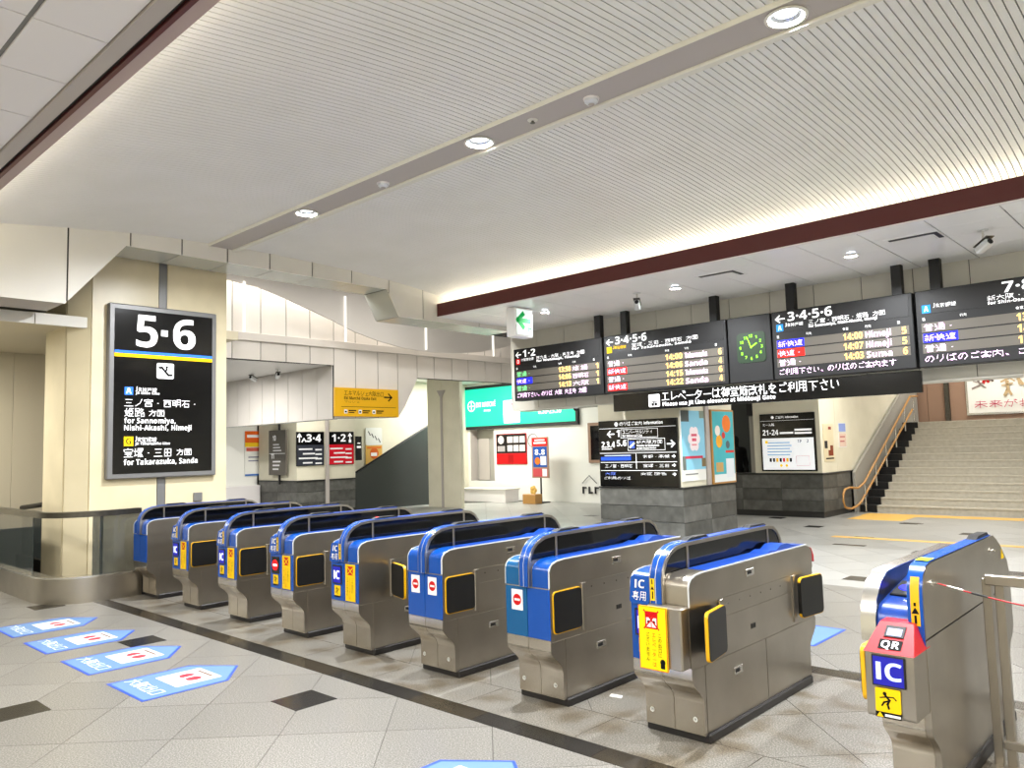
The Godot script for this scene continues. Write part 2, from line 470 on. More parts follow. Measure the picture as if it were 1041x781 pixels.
func text_into(v: PackedVector3Array, n: PackedVector3Array, T: Transform3D, it: Array, z: float) -> void:
	var s: String = it[1]
	var h: float = it[4]
	var w: float = it[6] if it.size() > 6 else 0.0
	var al: int = it[7] if it.size() > 7 else 0
	if has_kana(s):
		var cw := h * 1.12
		var total := cw * s.length() - h * 0.12
		var sx := w / total if w > 0.0 else 1.0
		var x: float = it[2] - (total * sx * 0.5 * al)
		for c in s:
			if KANA.has(c):
				for st in (KANA[c] as String).split(" ", false):
					var pts := []
					for i in range(0, st.length(), 2):
						pts.append(Vector2(x + (0.04 + float(st[i]) / 9.0 * 0.92) * h * sx, it[3] + (1.0 - (0.04 + float(st[i + 1]) / 9.0 * 0.92)) * h))
					for i in pts.size() - 1: stroke_into(v, n, T, pts[i], pts[i + 1], h * 0.08, z)
			elif c != " ":
				glyphs_into(v, n, T, c, x, it[3] + h * 0.1, h * 0.85, 0.0, 0, z)
			x += cw * sx * (1.0 if KANA.has(c) else 0.62)
	else:
		glyphs_into(v, n, T, s, it[2], it[3], h, w, al, z)

func glyphs_into(v: PackedVector3Array, n: PackedVector3Array, T: Transform3D, s: String, x: float, y: float, h: float, w: float, al: int, z: float) -> void:
	var key := "txt_" + s
	if not meshes.has(key):
		var t := TextMesh.new()
		t.text = s; t.font = bold; t.font_size = 64; t.pixel_size = 1.0 / 45.7; t.depth = 0.0; t.curve_step = 2.0
		t.horizontal_alignment = HORIZONTAL_ALIGNMENT_LEFT
		meshes[key] = [t.surface_get_arrays(0) if t.get_surface_count() else [], t.get_aabb()]
	var arr: Array = meshes[key][0]
	if arr.is_empty(): return
	var bb: AABB = meshes[key][1]
	var base := -bb.position.y
	# the base line: capitals and figures sit on it; shift by the descender when the text has one
	var desc := 0.0
	for c in s:
		if c in "gjpqy,": desc = 0.30 if c != "," else maxf(desc, 0.16)
		if c in "gjpqy": desc = 0.30
		if c == "Q": desc = maxf(desc, 0.22)
	base -= desc
	var sx := w / bb.size.x if w > 0.0 else h
	var x0 := x - bb.size.x * sx * 0.5 * al
	var vs: PackedVector3Array = arr[Mesh.ARRAY_VERTEX]
	var ids = arr[Mesh.ARRAY_INDEX]
	var nn := T.basis.z.normalized()
	var cnt: int = ids.size() if ids != null and ids.size() else vs.size()
	for i in range(0, cnt, 3):
		var p := []
		for q in 3:
			var a: Vector3 = vs[ids[i + q]] if ids != null and ids.size() else vs[i + q]
			p.append(T * Vector3(x0 + (a.x - bb.position.x) * sx, y + (a.y + base) * h, z))
		tri(v, n, p[0], p[1], p[2], nn, nn, nn)

func facing(kind: String, o := Vector3.ZERO) -> Transform3D:
	match kind:
		"+x": return Transform3D(Basis(Vector3.UP, PI / 2), o)
		"up": return Transform3D(Basis(Vector3.RIGHT, -PI / 2), o)
	return Transform3D(Basis(), o)

# ---------------------------------------------------------------- ticket gates
const WHITE := Color(0.95, 0.95, 0.95)
const YEL := Color(0.95, 0.78, 0.06)
const BLK := Color(0.04, 0.04, 0.04)
const RED := Color(0.80, 0.06, 0.08)

func gate_outline() -> PackedVector2Array:
	var f := [[.7175, .045], [.7175, .215], [.728, .25], [.757, .283], [.797, .315], [.821, .34], [.8275, .37], [.8275, .845], [.818, .868], [.795, .888], [.75, .902], [.68, .907]]
	var p := PackedVector2Array()
	for a in f: p.append(Vector2(a[0], a[1]))
	for i in f.size():
		var a = f[f.size() - 1 - i]
		p.append(Vector2(-a[0], a[1]))
	return p

func front_line(y0: float, y1: float, zmin := -9.0) -> PackedVector2Array:
	# the front edge of the outline between two heights, then along the top as far back as zmin
	var p := PackedVector2Array()
	var o := gate_outline()
	for i in range(0, 12):
		if i > 0 and p.is_empty() and o[i].y > y0: p.append(o[i - 1].lerp(o[i], (y0 - o[i - 1].y) / (o[i].y - o[i - 1].y)))
		if o[i].y >= y0 and o[i].y <= y1: p.append(o[i])
		if o[i].y > y1:
			p.append(o[i - 1].lerp(o[i], (y1 - o[i - 1].y) / (o[i].y - o[i - 1].y)))
			break
	if zmin > -9.0: p.append(Vector2(zmin, 0.907))
	return p

func plates(key: String, x0: float, x1: float, parent: Node3D) -> void:
	var o := gate_outline()
	var k := 0
	for r in [[-.9, .045, -.064, .413], [-.056, .045, .686, .413], [.694, .045, .9, .413], [-.49, .421, .478, .632], [-.49, .64, .478, .738], [-.9, .746, .9, .92]]:
		for piece in Geometry2D.intersect_polygons(o, rect(r[0], r[1], r[2], r[3])):
			put("side_panel", prism_mesh(piece, x0, x1, "x", "plate_%s_%d" % [key, k]), mats["brushed_steel"], parent)
			k += 1

func keyhole(parent: Node3D, x: float, y: float, z: float, s: float) -> void:
	var k := box("latch", parent, Vector3(x + s * 0.003, y, z), Vector3(0.006, 0.045, 0.10), "bright_steel", 0.002)
	box("latch_slot", k, Vector3(s * 0.003, 0.002, 0.012), Vector3(0.003, 0.02, 0.05), "black_plastic", 0.0)

func flap(parent: Node3D, z_hinge: float, dir: float, s: float, angle: float) -> void:
	# a rounded black rubber paddle with a yellow edge, hinged at z_hinge, reaching along dir; s is the side it is on
	var hinge := box("flap_post", parent, Vector3(s * 0.187, 0.588, z_hinge - dir * 0.022), Vector3(0.018, 0.30, 0.044), "brushed_steel", 0.004)
	var w := 0.285
	var pad := Node3D.new()
	pad.name = "flap"
	parent.add_child(pad, true)
	pad.position = Vector3(s * (0.178 + (0.04 if angle != 0.0 else 0.0)), 0.588, z_hinge)
	pad.rotation.y = angle
	put("flap_edge", prism_mesh(rrect(dir * w * 0.5, 0, w, 0.262, 0.03), -0.009, 0.009, "x", "flap_edge_%d" % int(dir)), mats["yellow_edge"], pad)
	put("flap_pad", prism_mesh(rrect(dir * (w - 0.006) * 0.5, 0, w - 0.005, 0.252, 0.028), -0.013, 0.013, "x", "flap_pad_%d" % int(dir)), mats["black_rubber"], pad)

func no_entry(x: float, y: float, r: float, bg := true) -> Array:
	var a := []
	if bg: a.append(["p", rrect(x, y, r * 2.7, r * 3.6, 0.004), WHITE])
	a.append(["p", disc(x, y, r), RED])
	a.append(["r", x - r * 0.68, y - r * 0.2, x + r * 0.68, y + r * 0.2, WHITE])
	return a

func runner(x: float, y: float, s: float) -> Array:
	# a stumbling figure on a yellow warning sticker
	return [["p", rrect(x, y, s, s * 0.95, s * 0.06), YEL], ["p", disc(x - s * 0.12, y + s * 0.26, s * 0.08, 12), BLK],
		["l", [Vector2(x - s * 0.1, y + s * 0.2), Vector2(x + s * 0.06, y + s * 0.02), Vector2(x - s * 0.02, y - s * 0.16), Vector2(x + s * 0.02, y - s * 0.3)], s * 0.09, BLK],
		["l", [Vector2(x - s * 0.3, y + s * 0.08), Vector2(x - s * 0.05, y + s * 0.14), Vector2(x + s * 0.22, y + s * 0.16), Vector2(x + s * 0.32, y + s * 0.06)], s * 0.05, BLK],
		["l", [Vector2(x + s * 0.05, y), Vector2(x - s * 0.15, y - s * 0.08), Vector2(x - s * 0.24, y - s * 0.22)], s * 0.07, BLK]]

func gate(x: float, label: String, o: Dictionary) -> Node3D:
	var g := thing("ticket_gate", label, "ticket gate", Vector3(x, 0, -4.5625), 0.0, "ticket gates in the row")
	var steel: Material = mats["brushed_steel"]
	box("plinth", g, Vector3(0, 0.026, 0), Vector3(0.405, 0.052, 1.395), "plinth_black", 0.008)
	put("body", prism_mesh(gate_outline(), -0.181, 0.181, "x", "gate_body"), steel, g)
	plates("r", 0.181, 0.185, g)
	plates("l", -0.185, -0.181, g)
	# steel kick plates and coloured upper panels on the front, in two halves
	for s in [-1.0, 1.0]:
		var a: float = 0.0025 if s > 0 else -0.185
		var b: float = 0.185 if s > 0 else -0.0025
		var side := "r" if s > 0 else "l"
		put("kick_panel", prism_mesh(shell(front_line(0.048, 0.424), 0.004), a, b, "x", "kick_" + side), mats["polished_steel"], g)
		var pm: String = o.get("left_panel", "gate_blue") if s < 0 else o.get("right_panel", "gate_blue")
		put("front_panel", prism_mesh(shell(front_line(0.428, 0.736), 0.006), a, b, "x", "fp_" + side), mats[pm], g)
		var ca: float = 0.047 if s > 0 else -0.185
		var cb: float = 0.185 if s > 0 else -0.047
		var cm: String = o.get("left_cap", "gate_blue") if s < 0 else o.get("right_cap", "gate_blue")
		put("front_cap", prism_mesh(shell(front_line(0.744, 0.92, 0.62), 0.006), ca, cb, "x", "cap_" + side), mats[cm], g)
		box("counter_top", g, Vector3((ca + cb) * 0.5, 0.910, -0.06), Vector3(cb - ca - 0.012, 0.008, 1.33), "gate_top_blue", 0.003)
		var ex: float = 0.1845 * s
		put("edge_trim", prism_mesh(shell(front_line(0.744, 0.92, -0.74), 0.008), ex - 0.003, ex + 0.003, "x", "trim_" + side), mats["trim_white"], g)
		# raised card slots near the far end of the counter
		var hump := PackedVector2Array([Vector2(-0.12, 0.912), Vector2(-0.22, 0.928), Vector2(-0.30, 0.922), Vector2(-0.37, 0.948), Vector2(-0.46, 0.948), Vector2(-0.54, 0.93), Vector2(-0.70, 0.914)])
		put("card_tray", prism_mesh(hump, ca + 0.015, cb - 0.012, "x", "hump_" + side), mats["gate_top_blue"], g)
		for f in o.get("flaps_" + side, []):
			flap(g, f[0], f[1], s, f[2])
	# the arched hood of smoked glass along the middle
	var outer := PackedVector2Array([Vector2(.858, .745), Vector2(.858, .885), Vector2(.846, .93), Vector2(.818, .98), Vector2(.77, 1.02), Vector2(.70, 1.046), Vector2(.61, 1.056), Vector2(-.48, 1.056), Vector2(-.56, 1.044), Vector2(-.62, 1.01), Vector2(-.665, .955), Vector2(-.68, .905)])
	var inner := PackedVector2Array()
	var sh := shell(outer, -0.02)
	for i in outer.size(): inner.append(sh[sh.size() - 1 - i])
	var glass := PackedVector2Array()
	for p in inner: glass.append(Vector2(p.x, maxf(p.y, 0.908)))
	glass.remove_at(0)
	put("hood_glass", prism_mesh(glass, -0.036, 0.036, "x", "hood_glass"), mats["smoked_glass"], g)
	put("hood_frame", prism_mesh(shell(outer, -0.02), -0.043, 0.043, "x", "hood_frame"), mats["brushed_steel"], g)
	put("hood_base", prism_mesh(PackedVector2Array([Vector2(.84, .745), Vector2(.84, .89), Vector2(.80, .908), Vector2(-.66, .908), Vector2(-.66, .80), Vector2(.70, .80)]), -0.040, 0.040, "x", "hood_base"), mats["brushed_steel"], g)
	var lead := PackedVector2Array()
	for i in 7: lead.append(outer[i])
	lead.append(Vector2(.40, 1.056))
	put("hood_strip", prism_mesh(shell(lead, 0.004), -0.034, -0.004, "x", "strip_l"), mats["gate_blue"], g)
	put("hood_strip", prism_mesh(shell(lead, 0.004), 0.001, 0.034, "x", "strip_r"), mats["gate_blue"], g)
	put("hood_strip", prism_mesh(shell(lead, 0.003), -0.004, 0.001, "x", "strip_m"), mats["trim_white"], g)
	for z in [0.575, -0.47]:
		box("hood_mullion", g, Vector3(0, 0.975, z), Vector3(0.085, 0.13, 0.018), "brushed_steel", 0.002)
	box("hood_top", g, Vector3(0, 1.058, -0.03), Vector3(0.066, 0.006, 0.86), "gate_top_blue", 0.002)
	for z in [0.42, -0.36]:
		put("hood_grip", prism_mesh(PackedVector2Array([Vector2(z - 0.13, 1.060), Vector2(z - 0.09, 1.074), Vector2(z + 0.09, 1.074), Vector2(z + 0.13, 1.060)]), -0.026, 0.026, "x", "grip%.2f" % z), mats["black_plastic"], g)
	for s in [-1.0, 1.0]:
		keyhole(g, s * 0.185, 0.838, 0.115, s)
		keyhole(g, s * 0.185, 0.31, 0.32, s)
		var vent := box("vent_plate", g, Vector3(s * 0.186, 0.52, 0.10), Vector3(0.003, 0.03, 0.06), "dark_steel", 0.0)
		for i in 3: box("vent_slit", vent, Vector3(s * 0.002, 0, -0.018 + 0.018 * i), Vector3(0.002, 0.022, 0.008), "black_plastic", 0.0)
		for i in 6:
			put("screw", lathe_mesh(PackedVector2Array([Vector2(0.006, 0), Vector2(0.005, 0.002), Vector2(0, 0.0025)]), 8, "screw"), mats["dark_steel"], g, Vector3(s * 0.185, 0.70 - 0.001 * i, 0.40 - 0.14 * i)).rotation.z = -s * PI / 2
	# prints on the front
	var F := facing("+z", Vector3(0, 0, 0.8340))
	var front := []
	match o.get("front", "plain"):
		"display":
			var scr := box("display_frame", g, Vector3(-0.098, 0.632, 0.836), Vector3(0.125, 0.150, 0.008), "black_plastic", 0.006)
			var S := facing("+z", Vector3(0, 0, 0.0035))
			if o.get("screen", "ic") == "ic":
				put("display_screen", box_mesh(Vector3(0.102, 0.128, 0.003), 0.0), glow_mat("ic_screen", Color(0.05, 0.05, 0.60), 0.8), scr, Vector3(0, 0, 0.004))
				ink(scr, S.translated(Vector3(0, 0, 0.001)), [["r", -0.041, -0.035, -0.024, 0.033, Color(0.75, 0.78, 1.0)], ["t", "C", 0.014, -0.035, 0.068, Color(0.75, 0.78, 1.0), 0.054, 1]], 1.2, "display_text")
			else:
				put("display_screen", box_mesh(Vector3(0.102, 0.128, 0.003), 0.0), mats["sign_black"], scr, Vector3(0, 0, 0.004))
				ink(scr, S.translated(Vector3(0, 0, 0.001)), [["p", disc(0, 0, 0.046), Color(1.0, 0.06, 0.08)], ["r", -0.032, -0.009, 0.032, 0.009, Color(1, 0.9, 0.9)]], 1.2, "display_text")
			front += runner(-0.098, 0.505, 0.085)
			front += [["r", -0.138, 0.452, -0.058, 0.464, BLK]]
			if o.get("tall_sticker", true):
				front += [["r", 0.016, 0.436, 0.150, 0.728, YEL], ["r", 0.045, 0.642, 0.120, 0.712, Color(0.75, 0.12, 0.08)], ["l", [Vector2(0.05, 0.70), Vector2(0.115, 0.65)], 0.008, YEL], ["l", [Vector2(0.115, 0.70), Vector2(0.05, 0.65)], 0.008, YEL]]
				for ch in [["この出口に", 0.112, BLK], ["エレベーターは", 0.080, RED], ["ございません", 0.048, BLK]]:
					var y := 0.620
					for c in (ch[0] as String):
						front.append(["t", c, ch[1] - 0.010, y - 0.02, 0.021, ch[2]]); y -= 0.024
		"no_entry_pair":
			front += no_entry(-0.10, 0.655, 0.035) + no_entry(0.085, 0.655, 0.035)
		"no_entry_left":
			front += no_entry(-0.085, 0.652, 0.036)
	for n_ in o.get("numbers", []):
		front += [["p", disc(n_[1], 0.125, 0.014), Color(0.82, 0.82, 0.80)], ["t", n_[0], n_[1], 0.118, 0.014, BLK, 0.0, 1]]
	# the small number discs sit on the lower front, the rest on the upper
	var low := []
	var up := []
	for it in front:
		var is_low: bool = (it[0] == "t" and it[3] < 0.2) or (it[0] == "p" and (it[1] as PackedVector2Array)[0].y < 0.2)
		(low if is_low else up).append(it)
	if up: ink(g, F, up, 0.0, "sticker")
	if low: ink(g, facing("+z", Vector3(0, 0, 0.7220)), low, 0.0, "number_sticker")
	if o.get("ic_only", false):
		# IC 専用 on the rounded left cap: a plate that leans back with the cap
		var plate := put("cap_plate", prism_mesh(rrect(0, 0, 0.132, 0.150, 0.02), 0.0, 0.006, "z", "cap_plate"), mats["gate_blue"], g, Vector3(-0.116, 0.810, 0.838))
		plate.rotation.x = -0.14
		ink(plate, facing("+z", Vector3(0, 0, 0.0065)), [["r", -0.034, 0.010, -0.022, 0.055, WHITE], ["t", "C", 0.010, 0.010, 0.045, WHITE, 0.040, 1], ["t", "専用", 0.0, -0.056, 0.048, WHITE, 0.095, 1]], 0.0, "lettering")
	if o.get("hood_sticker", false):
		ink(g, facing("+z", Vector3(0, 0, 0.8625)), [["r", -0.034, 0.765, -0.006, 0.885, YEL], ["r", -0.024, 0.775, -0.016, 0.815, BLK], ["p", PackedVector2Array([Vector2(-0.032, 0.824), Vector2(-0.008, 0.824), Vector2(-0.020, 0.845)]), BLK], ["r", -0.024, 0.852, -0.016, 0.880, BLK]], 0.0, "sticker")
	return g

func build_gates() -> void:
	var shut := [[0.515, 1.0, 0.0], [-0.515, -1.0, 0.0]]
	gate(-9.43, "plain blue-fronted ticket gate nearest the glass barrier, no flap showing", {})
	gate(-8.37, "blue and steel ticket gate, second in the row from the glass barrier", {"front": "display", "flaps_r": shut, "flaps_l": shut, "ic_only": true, "hood_sticker": true})
	gate(-7.33, "blue and steel ticket gate, third in the row from the glass barrier", {"front": "display", "flaps_r": shut, "flaps_l": shut, "ic_only": true, "hood_sticker": true})
	gate(-6.32, "ticket gate whose front display shows a red no-entry disc", {"front": "display", "screen": "stop", "flaps_r": shut, "flaps_l": shut, "ic_only": true, "hood_sticker": true})
	var g5 := gate(-5.36, "ticket gate with its black flap swung out across the lane", {"front": "display", "flaps_r": [[0.515, 1.0, 1.25], [-0.515, -1.0, 0.0]], "flaps_l": shut, "ic_only": true, "hood_sticker": true})
	put("warning_lamp", lathe_mesh(PackedVector2Array([Vector2(0.02, 0), Vector2(0.02, 0.008), Vector2(0.012, 0.016), Vector2(0, 0.018)]), 12, "warn"), glow_mat("warn_red", Color(1, 0.1, 0.15), 1.5), g5, Vector3(0, 1.060, 0.50))
	gate(-4.37, "ticket gate with two white no-entry stickers on blue front panels", {"front": "no_entry_pair", "flaps_r": shut, "flaps_l": shut, "numbers": [["12", -0.145], ["11", 0.120]]})
	gate(-3.375, "ticket gate with one no-entry sticker on a teal left panel", {"front": "no_entry_left", "left_panel": "gate_teal", "left_cap": "gate_teal", "flaps_r": shut, "flaps_l": shut, "numbers": [["11", -0.145], ["10", 0.120]]})
	var g8 := gate(-2.395, "ticket gate with a yellow notice board and half-open black flaps", {"front": "display", "tall_sticker": false, "right_panel": "brushed_steel", "right_cap": "brushed_steel", "flaps_r": [[0.515, 1.0, 0.16], [-0.515, -1.0, -0.12]], "flaps_l": shut, "ic_only": true, "hood_sticker": true, "numbers": [["10", -0.145], ["9", 0.130]]})
	# the housing that carries the yellow notice
	var hs := box("notice_housing", g8, Vector3(0.075, 0.588, 0.875), Vector3(0.215, 0.325, 0.085), "brushed_steel", 0.008)
	var nb := box("notice_board", g8, Vector3(0.015, 0.580, 0.925), Vector3(0.175, 0.335, 0.012), "yellow_edge", 0.002)
	var it := [["r", -0.0875, -0.1675, 0.0875, 0.1675, Color(0.86, 0.45, 0.10)], ["r", -0.083, -0.163, 0.083, 0.163, Color(0.98, 0.87, 0.05)],
		["p", rrect(-0.005, 0.095, 0.080, 0.092, 0.01), RED], ["r", -0.037, 0.058, 0.027, 0.108, WHITE], ["r", -0.008, 0.055, -0.003, 0.112, RED], ["p", disc(-0.022, 0.085, 0.009, 10), BLK], ["p", disc(0.012, 0.085, 0.009, 10), BLK],
		["l", [Vector2(-0.05, 0.145), Vector2(0.04, 0.05)], 0.008, RED], ["l", [Vector2(0.04, 0.145), Vector2(-0.05, 0.05)], 0.008, RED],
		["p", disc(0.058, -0.118, 0.016, 14), BLK], ["r", 0.045, -0.152, 0.071, -0.128, BLK]]
	for ch in [["この出口に", 0.046, BLK], ["エレベーターは", 0.010, RED], ["ございません", -0.028, BLK]]:
		var y := 0.03
		for c in (ch[0] as String):
			it.append(["t", c, ch[1] - 0.012, y - 0.022, 0.022, ch[2]]); y -= 0.0255
	ink(nb, facing("+z", Vector3(0, 0, 0.006)), it, 0.0, "sticker")
	# a red lamp block on the far end of that gate
	put("rear_lamp", prism_mesh(PackedVector2Array([Vector2(-.826, .80), Vector2(-.90, .775), Vector2(-.90, .82), Vector2(-.86, .875), Vector2(-.826, .885)]), 0.02, 0.17, "x"), mats["red_plastic"], g8)
	build_qr_gate()

func build_qr_gate() -> void:
	# the end unit: a tall steel cheek on the right, a curved steel fin on the left, readers between
	var g := thing("ticket_gate", "end ticket gate with a red QR reader and a large IC display", "ticket gate", Vector3(-1.165, 0, -4.5625), 0.0, "ticket gates in the row")
	var steel: Material = mats["brushed_steel"]
	box("plinth", g, Vector3(0, 0.03, 0), Vector3(0.27, 0.06, 1.40), "plinth_black", 0.008)
	var low := Geometry2D.intersect_polygons(gate_outline(), rect(-1, 0.0, 1, 0.745))
	put("body", prism_mesh(low[0], -0.09, 0.09, "x"), steel, g)
	for hgt in [[0.05, 0.735], [0.743, 1.06]]:
		var cheek := PackedVector2Array([Vector2(.7175, .05), Vector2(.7175, .215), Vector2(.728, .25), Vector2(.76, .283), Vector2(.80, .315), Vector2(.822, .34), Vector2(.8275, .37), Vector2(.8275, .90), Vector2(.822, .96), Vector2(.80, 1.01), Vector2(.75, 1.045), Vector2(.68, 1.056), Vector2(-.55, 1.056), Vector2(-.62, 1.03), Vector2(-.72, .98), Vector2(-.86, .88), Vector2(-.90, .80), Vector2(-.90, .50), Vector2(-.87, .46), Vector2(-.80, .42), Vector2(-.74, .34), Vector2(-.7175, .25), Vector2(-.7175, .05)])
		for piece in Geometry2D.intersect_polygons(cheek, rect(-1, hgt[0], 1, hgt[1])):
			put("cheek", prism_mesh(piece, 0.09, 0.115, "x"), steel, g)
	# blue edge along the top of the cheek with its warning stickers
	var top := PackedVector2Array([Vector2(.832, .70), Vector2(.832, .90), Vector2(.826, .962), Vector2(.803, 1.014), Vector2(.752, 1.049), Vector2(.68, 1.060), Vector2(-.50, 1.060)])
	put("cheek_edge", prism_mesh(shell(top, 0.004), 0.050, 0.113, "x"), mats["gate_blue"], g)
	put("cheek_core", prism_mesh(PackedVector2Array([Vector2(.828, .70), Vector2(.828, .90), Vector2(.822, .96), Vector2(.80, 1.012), Vector2(.75, 1.046), Vector2(.68, 1.058), Vector2(-.50, 1.058), Vector2(-.62, .95), Vector2(-.66, .70)]), 0.055, 0.09, "x"), mats["smoked_glass"], g)
	put("hood_grip", prism_mesh(PackedVector2Array([Vector2(-0.50, 1.062), Vector2(-0.46, 1.082), Vector2(-0.26, 1.082), Vector2(-0.20, 1.062)]), 0.058, 0.106, "x"), mats["black_plastic"], g)
	var bent := PackedVector2Array([Vector2(.8362, .80), Vector2(.8362, .90), Vector2(.830, .965), Vector2(.812, 1.008)])
	put("warning_sticker", prism_mesh(shell(bent, 0.001), 0.064, 0.100, "x"), mats["yellow_edge"], g)
	ink(g, facing("+z", Vector3(0, 0, 0.8374)), [["r", 0.077, 0.81, 0.087, 0.845, BLK], ["p", PackedVector2Array([Vector2(0.066, 0.852), Vector2(0.098, 0.852), Vector2(0.082, 0.880)]), BLK], ["r", 0.077, 0.885, 0.087, 0.900, BLK]], 0.0, "sticker")
	ink(g, facing("up", Vector3(0, 1.0645, 0)), [["r", 0.054, -0.70, 0.110, -0.60, Color(0.75, 0.85, 0.15)]], 0.0, "sticker")
	ink(g, facing("+x", Vector3(0.1152, 0, 0)), [["p", PackedVector2Array([Vector2(0.70, 0.905), Vector2(0.78, 0.905), Vector2(0.725, 0.965)]), YEL], ["t", "!", 0.735, 0.912, 0.030, BLK, 0.0, 1]], 0.0, "sticker")
	# the arched steel fin on the left
	var arch := PackedVector2Array([Vector2(.80, .70), Vector2(.80, .80), Vector2(.77, .88), Vector2(.70, .95), Vector2(.60, .985), Vector2(.48, .99), Vector2(-.55, .99), Vector2(-.66, .93), Vector2(-.70, .74)])
	put("fin", prism_mesh(PackedVector2Array(Array(arch) + [Vector2(-.70, .70)]), -0.128, -0.100, "x"), mats["dark_steel"], g)
	put("fin_edge", prism_mesh(shell(arch, 0.006), -0.165, -0.098, "x"), mats["bright_steel"], g)
	# blue reader deck with a round blue touch light
	put("deck", prism_mesh(PackedVector2Array([Vector2(.79, .70), Vector2(.79, .79), Vector2(.775, .83), Vector2(.74, .86), Vector2(.68, .872), Vector2(.30, .935), Vector2(-.65, .935), Vector2(-.65, .70)]), -0.098, 0.050, "x"), mats["gate_top_blue"], g)
	var rd := thing_part("card_reader", g, Vector3(-0.024, 0.897, 0.53))
	rd.rotation.x = 0.164
	box("reader_frame", rd, Vector3(0, 0.006, 0), Vector3(0.125, 0.012, 0.20), "black_plastic", 0.004)
	put("reader_light", lathe_mesh(PackedVector2Array([Vector2(0, 0.016), Vector2(0.045, 0.015), Vector2(0.05, 0.010)]), 24), glow_mat("reader_blue", Color(0.08, 0.12, 0.95), 1.4), rd)
	# the box with the displays in front
	var bx := g
	put("case", prism_mesh(PackedVector2Array([Vector2(.80, .435), Vector2(1.012, .440), Vector2(1.020, .455), Vector2(1.006, .703), Vector2(.80, .703)]), -0.083, 0.112, "x"), steel, bx)
	# the red reader cap: a tapered block
	var rv := PackedVector3Array(); var rn := PackedVector3Array()
	var lo := [Vector3(-0.090, .705, 1.012), Vector3(0.116, .705, 1.012), Vector3(0.116, .705, .78), Vector3(-0.090, .705, .78)]
	var hi := [Vector3(-0.056, .812, .870), Vector3(0.082, .812, .870), Vector3(0.082, .812, .78), Vector3(-0.056, .812, .78)]
	var mid := Vector3(0.013, 0.74, 0.88)
	for i in 4:
		var j := (i + 1) % 4
		var nn: Vector3 = (lo[j] - lo[i]).cross(hi[i] - lo[i]).normalized()
		if nn.dot(lo[i] - mid) < 0.0: nn = -nn
		quad(rv, rn, lo[i], lo[j], hi[j], hi[i], nn)
	quad(rv, rn, hi[0], hi[1], hi[2], hi[3], Vector3.UP)
	quad(rv, rn, lo[0], lo[1], lo[2], lo[3], Vector3.DOWN)
	put("qr_case", commit(rv, rn), mats["red_plastic"], bx)
	var front := Node3D.new()
	front.name = "display_panel"
	bx.add_child(front)
	front.position = Vector3(0.0145, 0.585, 1.0135); front.rotation.x = -0.050
	box("display_frame", front, Vector3(-0.003, 0.048, 0.004), Vector3(0.135, 0.128, 0.008), "black_plastic", 0.01)
	put("display_screen", box_mesh(Vector3(0.122, 0.116, 0.002), 0.0), glow_mat("ic_screen", Color(0.05, 0.05, 0.60), 0.8), front, Vector3(-0.003, 0.048, 0.008))
	ink(front, facing("+z", Vector3(0, 0, 0.0085)), [["r", -0.052, 0.012, -0.032, 0.084, Color(0.62, 0.68, 1.0)], ["t", "C", 0.018, 0.012, 0.072, Color(0.62, 0.68, 1.0), 0.068, 1]], 1.2, "display_text")
	var st := runner(-0.010, -0.072, 0.102)
	st += [["r", -0.062, -0.144, 0.042, -0.121, BLK], ["p", PackedVector2Array([Vector2(-0.058, -0.142), Vector2(-0.030, -0.142), Vector2(-0.044, -0.121)]), YEL], ["r", -0.024, -0.138, 0.038, -0.128, WHITE]]
	ink(front, facing("+z", Vector3(0, 0, 0.004)), st, 0.0, "sticker")
	var slope := Node3D.new()
	slope.name = "qr_reader"
	bx.add_child(slope)
	slope.position = Vector3(0.013, 0.7585, 0.941); slope.rotation.x = -0.925
	box("reader_window", slope, Vector3(0.004, 0.034, 0.002), Vector3(0.082, 0.066, 0.006), "black_plastic", 0.003)
	put("reader_screen", box_mesh(Vector3(0.060, 0.040, 0.002), 0.0), glow_mat("qr_screen", Color(0.72, 0.75, 0.95), 0.8), slope, Vector3(0.004, 0.028, 0.0055))
	ink(slope, facing("+z", Vector3(0, 0, 0.0002)), [["r", -0.048, -0.066, 0.046, -0.012, BLK], ["t", "QR", -0.001, -0.058, 0.038, WHITE, 0.074, 1]], 0.0, "lettering")
	# yellow padded guard on the left of the box
	put("guard", prism_mesh(rrect(0.915, 0.60, 0.14, 0.235, 0.03), -0.112, -0.094, "x"), mats["yellow_edge"], g)
	put("guard_pad", prism_mesh(rrect(0.905, 0.60, 0.13, 0.21, 0.03), -0.120, -0.086, "x"), mats["black_rubber"], g)
	for s in [-1.0, 1.0]:
		put("kick_panel", prism_mesh(shell(front_line(0.06, 0.424), 0.004), minf(0.0, s * 0.088), maxf(0.0, s * 0.088), "x"), mats["polished_steel"], g)
	# eye bolts on the cheek that carry the cord
	for e in [[0.969, 0.70], [0.985, -0.44]]:
		var b := put("eye_bolt", lathe_mesh(PackedVector2Array([Vector2(0.016, 0), Vector2(0.016, 0.004), Vector2(0.006, 0.006), Vector2(0.006, 0.022), Vector2(0.010, 0.026), Vector2(0, 0.03)]), 12, "eye"), mats["bright_steel"], g, Vector3(0.115, e[0], e[1]))
		b.rotation.z = -PI / 2

func thing_part(called: String, parent: Node3D, pos: Vector3) -> Node3D:
	var o := Node3D.new()
	o.name = called
	parent.add_child(o, true)
	o.position = pos
	return o

# ---------------------------------------------------------------- camera and light
const CAM_H := 1.62

func cam_basis() -> Basis:
	return Basis(Vector3.UP, deg_to_rad(42.8227)) * Basis(Vector3.RIGHT, deg_to_rad(4.7618)) * Basis(Vector3.BACK, deg_to_rad(-1.5448))

